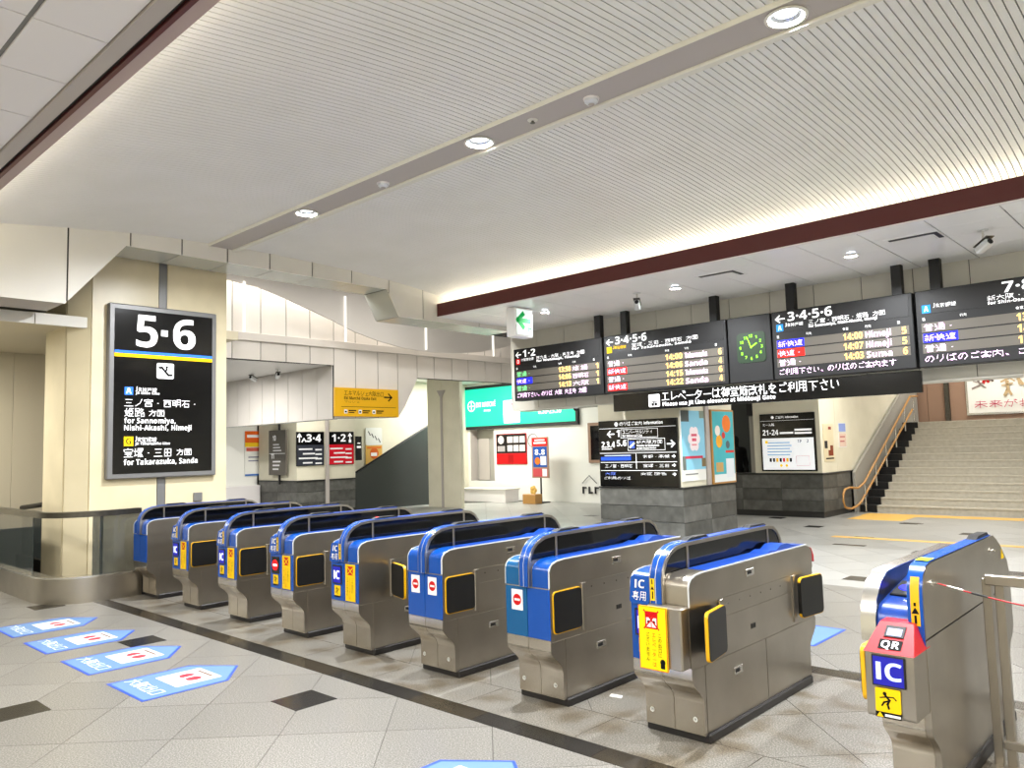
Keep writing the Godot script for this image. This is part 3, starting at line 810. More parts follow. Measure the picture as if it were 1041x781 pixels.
func area(parent: Node3D, pos: Vector3, sx: float, sy: float, energy: float, c: Color, dir := Vector3.DOWN) -> AreaLight3D:
	var l := AreaLight3D.new()
	l.name = "lamp_light"
	l.area_size = Vector2(sx, sy)
	l.area_normalize_energy = true
	l.light_energy = energy; l.light_color = c
	l.shadow_enabled = true
	l.set("area_range", 30.0)
	parent.add_child(l, true)
	l.position = pos
	l.basis = Basis.looking_at(dir, Vector3.FORWARD if absf(dir.y) > 0.9 else Vector3.UP)
	return l

const WARM := Color(1.0, 0.99, 0.965)
const COOL := Color(0.98, 0.99, 1.0)

func panel_lamp(label: String, pos: Vector3, sx: float, sz: float, energy: float, c: Color) -> void:
	# a flat recessed ceiling panel
	var t := thing("ceiling_light", label, "ceiling light", pos, 0.0, "ceiling light panels")
	box("frame", t, Vector3(0, -0.01, 0), Vector3(sx + 0.08, 0.02, sz + 0.08), "ceiling_rail", 0.004)
	put("diffuser", box_mesh(Vector3(sx, 0.012, sz), 0.0), mats["lamp_white"], t, Vector3(0, -0.022, 0))
	area(t, Vector3(0, -0.035, 0), sx, sz, energy, c)

func downlight(label: String, pos: Vector3, r: float, energy: float, c: Color, group := "downlights in the ceilings") -> void:
	var t := thing("downlight", label, "ceiling light", pos, 0.0, group)
	put("trim_ring", lathe_mesh(PackedVector2Array([Vector2(r, 0.0), Vector2(r * 1.18, -0.002), Vector2(r * 1.20, -0.008), Vector2(r * 1.0, -0.010), Vector2(r * 0.96, 0.0)]), 32, "ring%.3f" % r), mats["spine_edge"], t)
	put("reflector_cup", lathe_mesh(PackedVector2Array([Vector2(r * 0.97, -0.006), Vector2(r * 0.82, 0.018), Vector2(r * 0.62, 0.030)]), 32, "cup%.3f" % r), mats["reflector"], t)
	put("lamp_lens", lathe_mesh(PackedVector2Array([Vector2(r * 0.66, 0.029), Vector2(r * 0.4, 0.026), Vector2(0, 0.025)]), 32, "lens%.3f" % r), mats["lamp_cool"], t)
	area(t, Vector3(0, 0.012, 0), r * 1.0, r * 1.0, energy, c)

func _ready() -> void:
	rng.seed = 7
	bold = SystemFont.new()
	bold.font_names = PackedStringArray(["Droid Sans"]); bold.font_weight = 700
	# camera
	var cam := Camera3D.new()
	cam.name = "camera"
	cam.fov = 52.714
	cam.near = 0.05; cam.far = 100.0
	add_child(cam)
	cam.transform = Transform3D(cam_basis(), Vector3(0, CAM_H, 0))
	cam.current = true
	# environment: an enclosed hall, no sky
	var we := WorldEnvironment.new()
	we.name = "world_environment"
	var e := Environment.new()
	e.background_mode = Environment.BG_COLOR
	e.background_color = Color(0, 0, 0)
	e.tonemap_mode = Environment.TONE_MAPPER_LINEAR
	e.tonemap_exposure = EXPOSURE
	e.sdfgi_enabled = true; e.ssao_enabled = true; e.ssil_enabled = true
	we.environment = e
	add_child(we)
	make_materials()
	build_lights()
	build_floor()
	build_vault()
	build_portal()
	build_soffit()
	build_left_side()
	build_back_side()
	build_shell()
	build_gates()
	build_boards()
	build_signs()
	build_details()

const EXPOSURE := 1.8

func build_lights() -> void:
	# the cove behind the red beam and its twin on the near side: long glowing strips that wash the vault
	for cv in [[-8.80, 4.030, 14.0, "warm cove light strip hidden behind the dark red beam"], [-1.695, 4.045, 14.0, "warm cove light strip hidden along the near edge of the vault"]]:
		var t := thing("cove_light", cv[3], "cove light", Vector3(-3.2, cv[1], cv[0]), 0.0, "cove lights of the vault")
		put("diffuser", box_mesh(Vector3(13.2, 0.012, 0.05), 0.0), mats["cove_glow"], t)
		area(t, Vector3(0, 0.012, 0), 13.2, 0.05, 2.3 if cv[0] < -5 else 4.5, Color(1.0, 0.965, 0.88), Vector3(0, 0.6, 1.0) if cv[0] < -5 else Vector3(0, 0.6, -1).normalized())
	for x in [-7.58, -4.77, -1.93, 0.92]:
		downlight("round downlight in the ceiling spine, %s" % {-7.58: "farthest from the camera", -4.77: "middle one of the three in the photograph", -1.93: "largest and nearest of the three in the photograph", 0.92: "beyond the right edge of the photograph"}[x], Vector3(x, 4.372, -4.80), 0.115, 15.0, COOL, "downlights in the ceiling spine")
	for d in [[-3.20, -9.49, "by the right-hand ceiling vent"], [-5.63, -9.51, "by the left-hand ceiling vent"], [-8.05, -9.52, "behind the green exit sign"], [-10.27, -9.58, "left of the green exit sign"], [-0.80, -9.5, "beyond the right edge of the photograph"]]:
		downlight("small round downlight in the panelled soffit %s" % d[2], Vector3(d[0], 3.816, d[1]), 0.07, 5.2, COOL, "downlights in the soffit")
	# near hall, behind and beside the camera
	panel_lamp("ceiling light panel above and to the right of the camera", Vector3(0.6, 3.97, -0.85), 1.2, 0.6, 10.0, WARM)
	panel_lamp("ceiling light panel over the hall left of the camera", Vector3(-3.0, 3.97, 0.4), 1.2, 0.6, 10.0, WARM)
	panel_lamp("ceiling light panel over the hall far left of the camera", Vector3(-7.0, 3.97, 0.4), 1.2, 0.6, 10.0, WARM)
	panel_lamp("ceiling light panel behind the camera", Vector3(1.0, 3.97, 2.2), 1.2, 0.6, 10.0, WARM)
	# beyond the bulkhead: concourse, shop front and stairs
	panel_lamp("ceiling light panel over the concourse between boards and stairs", Vector3(-4.0, 3.48, -13.2), 2.4, 0.5, 4.0, COOL)
	panel_lamp("ceiling light panel over the concourse right of the boards", Vector3(-0.5, 3.48, -14.0), 2.4, 0.5, 4.0, COOL)
	panel_lamp("ceiling light panel over the shop front", Vector3(-16.6, 3.78, -16.2), 2.4, 0.4, 13.0, WARM)
	panel_lamp("ceiling light panel over the foot of the stairs", Vector3(-4.4, 3.48, -16.6), 2.4, 0.4, 5.2, WARM)
	panel_lamp("ceiling light panel over the head of the stairs", Vector3(-4.2, 4.90, -21.5), 2.4, 0.4, 6.0, WARM)
	panel_lamp("ceiling light panel over the passage by the escalator", Vector3(-16.5, 3.78, -10.7), 1.6, 0.4, 6.0, WARM)
	panel_lamp("ceiling light panel in the passage under the facade", Vector3(-16.6, 3.48, -7.6), 1.6, 0.4, 9.0, WARM)
	panel_lamp("ceiling light panel in the bay behind the cream pillar", Vector3(-11.2, 5.18, -6.6), 1.2, 0.5, 6.0, WARM)
	panel_lamp("ceiling light panel in the bay before the curved bulkhead", Vector3(-11.2, 5.18, -10.0), 1.2, 0.5, 3.6, WARM)
	panel_lamp("ceiling light panel behind the glass barrier", Vector3(-12.4, 3.28, -1.4), 1.2, 0.4, 8.0, WARM)

# ---------------------------------------------------------------- floor
func in_view(p: Vector3, margin := 0.12) -> bool:
	var c := cam_basis().inverse() * (p - Vector3(0, CAM_H, 0))
	if c.z > -0.3: return false
	var f := 788.14
	return absf(c.x / -c.z * f) < 520.5 * (1 + margin) and absf(c.y / -c.z * f) < 390.5 * (1 + margin)

func build_floor() -> void:
	var fl := structure("floor", "pale granite tiles laid diagonally with black insets")
	span("screed", fl, Vector3(-21, -0.25, -24.5), Vector3(4.5, -0.004, 4.5), "grout", 0.0)
	var cell := 0.618
	var g := 0.0022
	var s2 := sqrt(2.0)
	# inset black squares on every third joint
	var insets := []
	for i in range(-5, 4):
		for j in range(-10, 5):
			if (i + j) % 2 == 0: insets.append(Vector2(-4.64 + 1.311 * i, -2.90 + 1.311 * j))
	var zones := [rect(-14.0, -3.325, 3.5, 3.5), rect(-14.0, -5.485, 3.5, -3.905), rect(-14.0, -8.88, 3.5, -5.65), rect(-20.9, -18.2, 3.5, -8.886)]
	var list := []
	for zi in zones.size():
		var z: PackedVector2Array = zones[zi]
		for i in range(-44, 16):
			for j in range(-34, 34):
				var u0 := -4.70 + cell * i
				var v0 := 0.008 + cell * j
				var quad_ := PackedVector2Array()
				for q in [[u0 + g, v0 + g], [u0 + cell - g, v0 + g], [u0 + cell - g, v0 + cell - g], [u0 + g, v0 + cell - g]]:
					quad_.append(Vector2((q[0] + q[1]) / s2, (q[0] - q[1]) / s2))
				var c := (quad_[0] + quad_[2]) * 0.5
				if c.x < z[0].x - 0.5 or c.x > z[1].x + 0.5 or c.y < z[0].y - 0.5 or c.y > z[2].y + 0.5: continue
				var whole := c.x > z[0].x + 0.45 and c.x < z[1].x - 0.45 and c.y > z[0].y + 0.45 and c.y < z[2].y - 0.45
				var near := insets.filter(func(a): return a.distance_to(c) < 0.75) if zi != 1 else []
				var pieces := [quad_]
				if not whole: pieces = Geometry2D.intersect_polygons(quad_, z)
				for a in near:
					var nxt := []
					for p in pieces:
						for r in Geometry2D.clip_polygons(p, rect(a.x - 0.157, a.y - 0.157, a.x + 0.157, a.y + 0.157)):
							if not Geometry2D.is_polygon_clockwise(r) or true: nxt.append(r)
					pieces = nxt
				for p in pieces:
					if p.size() < 3: continue
					var d := Vector2(c.x, c.y).length()
					var seen_ := false
					for q in p: seen_ = seen_ or in_view(Vector3(q.x, 0, q.y), 0.02)
					if d < 24.0: list.append([0 if seen_ else 1, d, p, zi, whole and near.is_empty()])
	list.sort_custom(func(a, b): return a[0] < b[0] or (a[0] == b[0] and a[1] < b[1]))
	var whole_mesh := prism_mesh(rect(-cell / 2 + g, -cell / 2 + g, cell / 2 - g, cell / 2 - g), -0.006, 0.0, "y")
	var rest := {}
	var k := 0
	for t in list:
		var key: String = ["granite_%d", "granite_worn_%d", "granite_%d", "granite_light_%d"][t[3]] % (rng.randi() % 3)
		if k < 295:
			if t[4]:
				var c: Vector2 = (t[2][0] + t[2][2]) * 0.5
				put("tile", whole_mesh, mats[key], fl, Vector3(c.x, 0, c.y)).rotation.y = PI / 4
			else:
				put("tile", prism_mesh(t[2], -0.006, 0.0, "y"), mats[key], fl)
		else:
			if not rest.has(key): rest[key] = [PackedVector3Array(), PackedVector3Array()]
			prism_into(rest[key][0], rest[key][1], t[2], -0.006, 0.0, "y")
		k += 1
	for key in rest:
		put("far_tiles", commit(rest[key][0], rest[key][1]), mats[key], fl).set_meta("kind", "stuff")
	# border strip in front of the gates, in long slabs
	for i in 19:
		var x := -14.0 + 0.93 * i
		span("border_tile", fl, Vector3(x + g, -0.006, -3.90 + g), Vector3(x + 0.93 - g, 0.0, -3.492 - g), "granite_worn_%d" % (i % 3), 0.0)
	# the two dark stripes
	for i in 58:
		var x := -14.0 + 0.30 * i
		var m := "stripe_brown" if (i * 7) % 5 in [1, 3] else "inset_black"
		if i > 12: span("stripe_tile", fl, Vector3(x + 0.001, -0.006, -3.49), Vector3(x + 0.299, 0.0005, -3.328), m, 0.0)
		if i > 26: span("stripe_tile", fl, Vector3(x + 0.001, -0.006, -5.648), Vector3(x + 0.299, 0.0005, -5.487), m, 0.0)
	span("stripe_tile", fl, Vector3(-14, -0.006, -5.648), Vector3(-6.2, 0.0005, -5.487), "inset_black", 0.0)
	span("stripe_tile", fl, Vector3(-14, -0.006, -3.49), Vector3(-10.1, 0.0005, -3.328), "inset_black", 0.0)
	for a in insets:
		if a.y < -3.0 and a.y > -3.8: continue
		if a.y < -3.6 and a.y > -5.6: continue
		if absf(a.x) < 13.0 and a.y < 3.0 and a.y > -17.0:
			box("inset_tile", fl, Vector3(a.x, -0.003, a.y), Vector3(0.308, 0.007, 0.308), "inset_black", 0.0)
	# tactile paving by the stairs
	for r in [[-6.0, -17.85, 0.5, -17.35], [-5.1, -13.45, 0.5, -13.25], [-5.95, -17.36, -4.9, -16.4]]:
		var nx: int = maxi(1, int(round((r[2] - r[0]) / 0.3)))
		var nz: int = maxi(1, int(round((r[3] - r[1]) / 0.3)))
		for i in nx:
			for j in nz:
				var x0: float = r[0] + (r[2] - r[0]) * i / nx
				var z0: float = r[1] + (r[3] - r[1]) * j / nz
				span("tactile_tile", fl, Vector3(x0 + 0.002, -0.004, z0 + 0.002), Vector3(x0 + (r[2] - r[0]) / nx - 0.002, 0.004, z0 + (r[3] - r[1]) / nz - 0.002), "tactile_yellow", 0.0)
	for r in [[-4.83, -16.02, 0.42, 0.1], [-4.72, -12.38, 0.48, 0.12], [-3.42, -12.12, 0.30, 0.1], [-3.41, -14.7, 0.30, 0.12]]:
		box("inset_tile", fl, Vector3(r[0] + r[2] * 0.5, -0.001, r[1]), Vector3(r[2], 0.006, r[3]), "inset_black", 0.0)

# ---------------------------------------------------------------- the slatted vault
const VAULT := [[-1.55, 4.125], [-1.9, 4.165], [-2.4, 4.225], [-3.0, 4.295], [-3.6, 4.355], [-4.2, 4.395], [-5.2, 4.42], [-6.0, 4.41], [-7.0, 4.38], [-7.8, 4.325], [-8.35, 4.265], [-8.65, 4.215], [-8.82, 4.16], [-8.91, 4.06], [-8.945, 3.90]]

func vault_line() -> PackedVector2Array:
	var c := Curve2D.new()
	for a in VAULT: c.add_point(Vector2(a[0], a[1]))
	var p := PackedVector2Array()
	for a in VAULT: p.append(Vector2(a[0], a[1]))
	return p

func build_vault() -> void:
	var ceil_ := structure("ceiling", "shallow vault of narrow white metal slats")
	var line := vault_line()
	var up := PackedVector2Array()
	for p in line: up.append(p + Vector2(0, 0.022))
	var back := up.duplicate()
	back.append(Vector2(-9.1, 3.90)); back.append(Vector2(-9.1, 4.75)); back.append(Vector2(-1.45, 4.75)); back.append(Vector2(-1.45, 4.02))
	put("backing", prism_mesh(back, -9.95, 4.4, "x"), mats["slat_gap"], ceil_)
	var poly := line.duplicate()
	for i in up.size(): poly.append(line[up.size() - 1 - i] + Vector2(0, 0.016))
	var pitch := 0.0613
	var slat := prism_mesh(poly, -0.0264, 0.0264, "x")
	for i in 190:
		var x := -9.62 + pitch * i
		put("slat", slat, mats["slat_white"], ceil_, Vector3(x, 0, 0))
	# spine: a shallow steel channel along the crown with a pale edge
	var sp := structure("trim_1", "grey channel along the crown of the vault carrying the downlights")
	var xs := [-9.64]
	for x in [-7.58, -4.77, -1.93, 0.92]:
		span("channel", sp, Vector3(xs[-1], 4.374, -4.955), Vector3(x - 0.155, 4.382, -4.645), "spine_grey", 0.001)
		var hole := PackedVector2Array()
		for i in 33: hole.append(Vector2(x + 0.115 * cos(TAU * i / 32.0), -4.80 + 0.115 * sin(TAU * i / 32.0)))
		var half := PackedVector2Array([Vector2(x - 0.155, -4.80), Vector2(x - 0.155, -4.645), Vector2(x + 0.155, -4.645), Vector2(x + 0.155, -4.80)])
		var half2 := PackedVector2Array([Vector2(x + 0.155, -4.80), Vector2(x + 0.155, -4.955), Vector2(x - 0.155, -4.955), Vector2(x - 0.155, -4.80)])
		for i in 17:
			half.append(hole[i]); half2.append(hole[16 + i])
		put("channel_ring", prism_mesh(half, 4.374, 4.382, "y"), mats["spine_grey"], sp)
		put("channel_ring", prism_mesh(half2, 4.374, 4.382, "y"), mats["spine_grey"], sp)
		xs.append(x + 0.155)
	span("channel", sp, Vector3(xs[-1], 4.374, -4.955), Vector3(4.3, 4.382, -4.645), "spine_grey", 0.001)
	span("edge", sp, Vector3(-9.64, 4.352, -5.035), Vector3(4.3, 4.42, -4.958), "spine_edge", 0.008)
	span("edge", sp, Vector3(-9.64, 4.368, -4.645), Vector3(4.3, 4.42, -4.637), "spine_edge", 0.002)
	# red beam on the far side
	var bm := structure("trim_2", "dark red beam below the far edge of the vault")
	var bp := PackedVector2Array([Vector2(-9.88, 3.855), Vector2(4.3, 3.855), Vector2(4.3, 4.075), Vector2(-10.05, 4.075)])
	put("beam", prism_mesh(bp, -8.63, -8.605, "z"), mats["beam_red"], bm)
	span("trough", bm, Vector3(-9.9, 3.866, -8.94), Vector3(4.3, 4.015, -8.63), "ceiling_tile", 0.002)
	span("beam_edge", bm, Vector3(-9.9, 3.845, -8.66), Vector3(4.3, 3.857, -8.600), "ceiling_tile", 0.002)
	# near edge: lip, red strip, groove and grey rail before the flat tiles
	var ne := structure("trim_3", "stepped edge of the vault with a thin red strip")
	span("lip", ne, Vector3(-11.5, 3.975, -1.825), Vector3(4.3, 4.01, -1.740), "lip_pink", 0.003)
	span("red_strip", ne, Vector3(-11.5, 3.965, -1.740), Vector3(4.3, 4.01, -1.707), "beam_red", 0.003)
	span("rail", ne, Vector3(-11.5, 3.955, -1.672), Vector3(4.3, 4.01, -1.577), "spine_grey", 0.003)
	span("groove", ne, Vector3(-11.5, 3.99, -1.708), Vector3(4.3, 4.01, -1.671), "joint_dark", 0.0)
	# flat tiled ceiling of the near hall
	var nc := structure("ceiling", "flat ceiling of square white tiles in grey rails")
	span("slab", nc, Vector3(-14.2, 3.985, -1.580), Vector3(4.4, 4.40, 4.4), "ceiling_rail", 0.0)
	for i in 26:
		var x := -14.06 + 0.682 * i
		for z in [[-1.572, -1.195], [-1.167, -0.50], [-0.49, 0.22], [0.23, 0.94], [0.95, 1.66], [1.67, 2.38], [2.39, 3.1]]:
			span("ceiling_tile", nc, Vector3(x + 0.005, 3.972, z[0]), Vector3(x + 0.677, 3.986, z[1]), "ceiling_tile", 0.002)
	# smoke detectors and sprinklers on the spine
	for d in [[-6.21, "farther white smoke detector on the ceiling spine"], [-3.54, "nearer white smoke detector on the ceiling spine"]]:
		var t := thing("smoke_detector", d[1], "smoke detector", Vector3(d[0], 4.374, -4.835), 0.0, "smoke detectors on the spine")
		put("base", lathe_mesh(PackedVector2Array([Vector2(0, -0.012), Vector2(0.062, -0.012), Vector2(0.066, 0.0)]), 24, "sd_base"), mats["ceiling_tile"], t)
		put("head", lathe_mesh(PackedVector2Array([Vector2(0.056, -0.010), Vector2(0.054, -0.03), Vector2(0.036, -0.045), Vector2(0, -0.048)]), 24, "sd_head"), mats["trim_white"], t)
		put("vent", lathe_mesh(PackedVector2Array([Vector2(0.026, -0.049), Vector2(0.020, -0.054), Vector2(0, -0.055)]), 16, "sd_vent"), mats["spine_grey"], t)
	var sk := thing("sprinkler", "small metal sprinkler head between detector and middle downlight", "sprinkler", Vector3(-4.13, 4.374, -4.80))
	put("flange", lathe_mesh(PackedVector2Array([Vector2(0.012, -0.008), Vector2(0.042, -0.004), Vector2(0.045, 0.0)]), 20), mats["spine_edge"], sk)
	put("nozzle", lathe_mesh(PackedVector2Array([Vector2(0.012, 0), Vector2(0.010, -0.02), Vector2(0.022, -0.024), Vector2(0.020, -0.028), Vector2(0, -0.03)]), 14), mats["dark_steel"], sk)

# ---------------------------------------------------------------- the portal at the left end of the vault
func build_portal() -> void:
	var w := structure("wall_left", "white panelled fascia with a trapezoid opening over the platform passage")
	var P := [[-1.55, 3.405], [-2.95, 3.405], [-3.61, 4.195], [-7.57, 4.185], [-7.80, 3.775], [-11.0, 3.775]]
	var poly := PackedVector2Array()
	for a in P: poly.append(Vector2(a[0], a[1]))
	poly.append(Vector2(-11.0, 4.62)); poly.append(Vector2(-1.55, 4.62))
	var core := PackedVector2Array()
	for p in poly: core.append(p + Vector2(0, 0.012 if p.y < 4.5 else 0.0))
	put("core", prism_mesh(core, -10.26, -9.662, "x"), mats["joint_dark"], w)
	var joints := [-1.55, -2.97, -3.66, -4.29, -4.90, -5.52, -6.20, -6.89, -7.60, -8.30, -9.6, -11.0]
	for i in joints.size() - 1:
		for piece in Geometry2D.intersect_polygons(poly, rect(joints[i + 1] + 0.010, 3.0, joints[i] - 0.010, 4.62)):
			put("fascia_panel", prism_mesh(piece, -9.664, -9.645, "x"), mats["fascia_white"], w)
	# metal lining of the opening, panel by panel
	var cuts := [[-1.55, -2.25, 3.405, 3.405], [-2.25, -2.95, 3.405, 3.405], [-2.95, -3.61, 3.405, 4.195]]
	for i in 6: cuts.append([-3.61 - 0.66 * i, -3.61 - 0.66 * (i + 1), 4.195, 4.193])
	cuts.append([-7.57, -7.80, 4.188, 3.775])
	for i in 4: cuts.append([-7.80 - 0.66 * i, -7.80 - 0.66 * (i + 1), 3.775, 3.775])
	for c in cuts:
		var a := Vector2(c[0], c[2]); var b := Vector2(c[1], c[3])
		var d := (b - a).normalized() * 0.009
		put("lining_panel", prism_mesh(PackedVector2Array([a + d, b - d, b - d + Vector2(0, 0.012), a + d + Vector2(0, 0.012)]), -10.26, -9.66, "x"), mats["soffit_metal" if c[2] > 3.5 else "spine_grey"], w)
	# upper white panel row seen below the low part
	for i in 3:
		span("low_panel", w, Vector3(-10.48, 3.27, -1.55 - 0.66 * i - 0.005), Vector3(-10.44, 3.405, -1.55 - 0.66 * (i + 1) + 0.005), "fascia_white", 0.002)

# ---------------------------------------------------------------- panelled soffit and the bulkhead behind the boards
func build_soffit() -> void:
	var s := structure("ceiling", "flat soffit of glossy white panels beyond the red beam")
	span("slab", s, Vector3(-10.28, 3.862, -11.5), Vector3(4.3, 4.03, -9.10), "joint_dark", 0.0)
	for i in 21:
		var x := -9.60 + 0.675 * (i - 5) - 0.008
		for z in [[-8.665, -9.14], [-9.14, -9.63], [-9.63, -10.33], [-10.33, -11.05]]:
			if x < -10.4: continue
			span("soffit_panel", s, Vector3(x + 0.006, 3.850, z[1] + 0.003), Vector3(x + 0.669, 3.864, z[0] - 0.003), "soffit_panel", 0.0015)
	var b := structure("wall_back", "grey panelled bulkhead behind the departure boards")
	span("core", b, Vector3(-10.22, 2.36, -11.5), Vector3(4.3, 3.86, -11.06), "joint_dark", 0.0)
	span("underside", b, Vector3(-10.24, 2.34, -11.52), Vector3(4.3, 2.362, -11.04), "bulkhead_panel", 0.002)
	span("end_panel", b, Vector3(-10.24, 2.36, -11.5), Vector3(-10.22, 3.855, -11.04), "bulkhead_panel", 0.002)
	for i in 22:
		var x := -10.22 + 0.66 * i
		span("bulkhead_panel", b, Vector3(x + 0.005, 2.36, -11.06), Vector3(x + 0.655, 3.852, -11.045), "bulkhead_panel", 0.001)
	for v in [[-2.47, "ceiling air vent by the right-hand camera"], [-4.86, "ceiling air vent above the departure clock"]]:
		var t := thing("air_vent", v[1], "vent", Vector3(v[0], 3.85, -9.40), 0.0, "air vents in the soffit")
		box("frame", t, Vector3(0, -0.004, 0), Vector3(0.56, 0.008, 0.40), "soffit_panel", 0.002)
		box("slot", t, Vector3(0.02, -0.009, 0.150), Vector3(0.50, 0.006, 0.075), "black_plastic", 0.0)
		box("slot", t, Vector3(0.245, -0.009, 0.0), Vector3(0.05, 0.006, 0.24), "black_plastic", 0.0)
		box("blade", t, Vector3(-0.02, -0.012, 0.0), Vector3(0.44, 0.010, 0.24), "soffit_panel", 0.002)
	camera_unit("security camera hanging from the soffit at the far right", Vector3(-1.84, 3.85, -9.57), 0.9, 0.14)
	camera_unit("security camera hanging from the soffit above the second board", Vector3(-6.28, 3.85, -9.53), 0.5, 0.14)
	camera_unit("left of two security cameras under the left-hand passage soffit", Vector3(-16.44, 3.5, -8.98), 0.4, 0.08)
	camera_unit("right of two security cameras under the left-hand passage soffit", Vector3(-15.23, 3.5, -8.90), 1.2, 0.12)
	var dm := thing("dome_camera", "small dark dome camera under the left end of the bulkhead", "camera", Vector3(-8.75, 2.34, -11.15))
	put("collar", lathe_mesh(PackedVector2Array([Vector2(0.06, -0.02), Vector2(0.07, 0.0)]), 20), mats["trim_white"], dm)
	put("dome", lathe_mesh(PackedVector2Array([Vector2(0, -0.075), Vector2(0.03, -0.068), Vector2(0.052, -0.045), Vector2(0.06, -0.018)]), 20), mats["smoked_glass"], dm)

func camera_unit(label: String, pos: Vector3, turn: float, drop: float) -> void:
	var t := thing("security_camera", label, "camera", pos, 0.0, "security cameras")
	put("mount", lathe_mesh(PackedVector2Array([Vector2(0, -0.015), Vector2(0.055, -0.012), Vector2(0.06, 0.0)]), 18, "cam_mount"), mats["trim_white"], t)
	put("stem", tube_mesh([Vector3(0, -0.01, 0), Vector3(0, -drop, 0)], 0.012), mats["bright_steel"], t)
	var h := thing_part("camera_head", t, Vector3(0, -drop - 0.04, 0))
	h.rotation = Vector3(-0.35, turn, 0)
	box("housing", h, Vector3(0, 0, 0.0), Vector3(0.085, 0.08, 0.20), "trim_white", 0.015)
	put("lens", prism_mesh(disc(0, -0.005, 0.03, 16), 0.098, 0.108, "z", "cam_lens"), mats["smoked_glass"], h)
	box("visor", h, Vector3(0, 0.045, 0.02), Vector3(0.10, 0.008, 0.22), "dark_steel", 0.002)

# ---------------------------------------------------------------- left of the gates
func stone_face(parent: Node3D, a: Vector3, b: Vector3, axis: String, rows: Array, width: float) -> void:
	# courses of grey stone slabs on a wall from a to b (same height), standing 2 cm proud; axis "x": wall runs along x and faces +z
	var n: int = maxi(1, int(round((b - a).length() / width)))
	for r in rows.size() - 1:
		for i in n:
			var p := a.lerp(b, float(i) / n); var q := a.lerp(b, float(i + 1) / n)
			var m := "stone_grey" if (i + r) % 2 == 0 else "stone_grey_b"
			var lo := Vector3(minf(p.x, q.x), rows[r] + 0.004, minf(p.z, q.z)); var hi := Vector3(maxf(p.x, q.x), rows[r + 1] - 0.004, maxf(p.z, q.z))
			if axis == "x":
				lo.x += 0.002; hi.x -= 0.002; hi.z += 0.02
			else:
				lo.z += 0.002; hi.z -= 0.002; hi.x += 0.02
			span("stone_slab", parent, lo, hi, m, 0.003)

const ROWS := [0.10, 0.33, 0.617, 0.895]

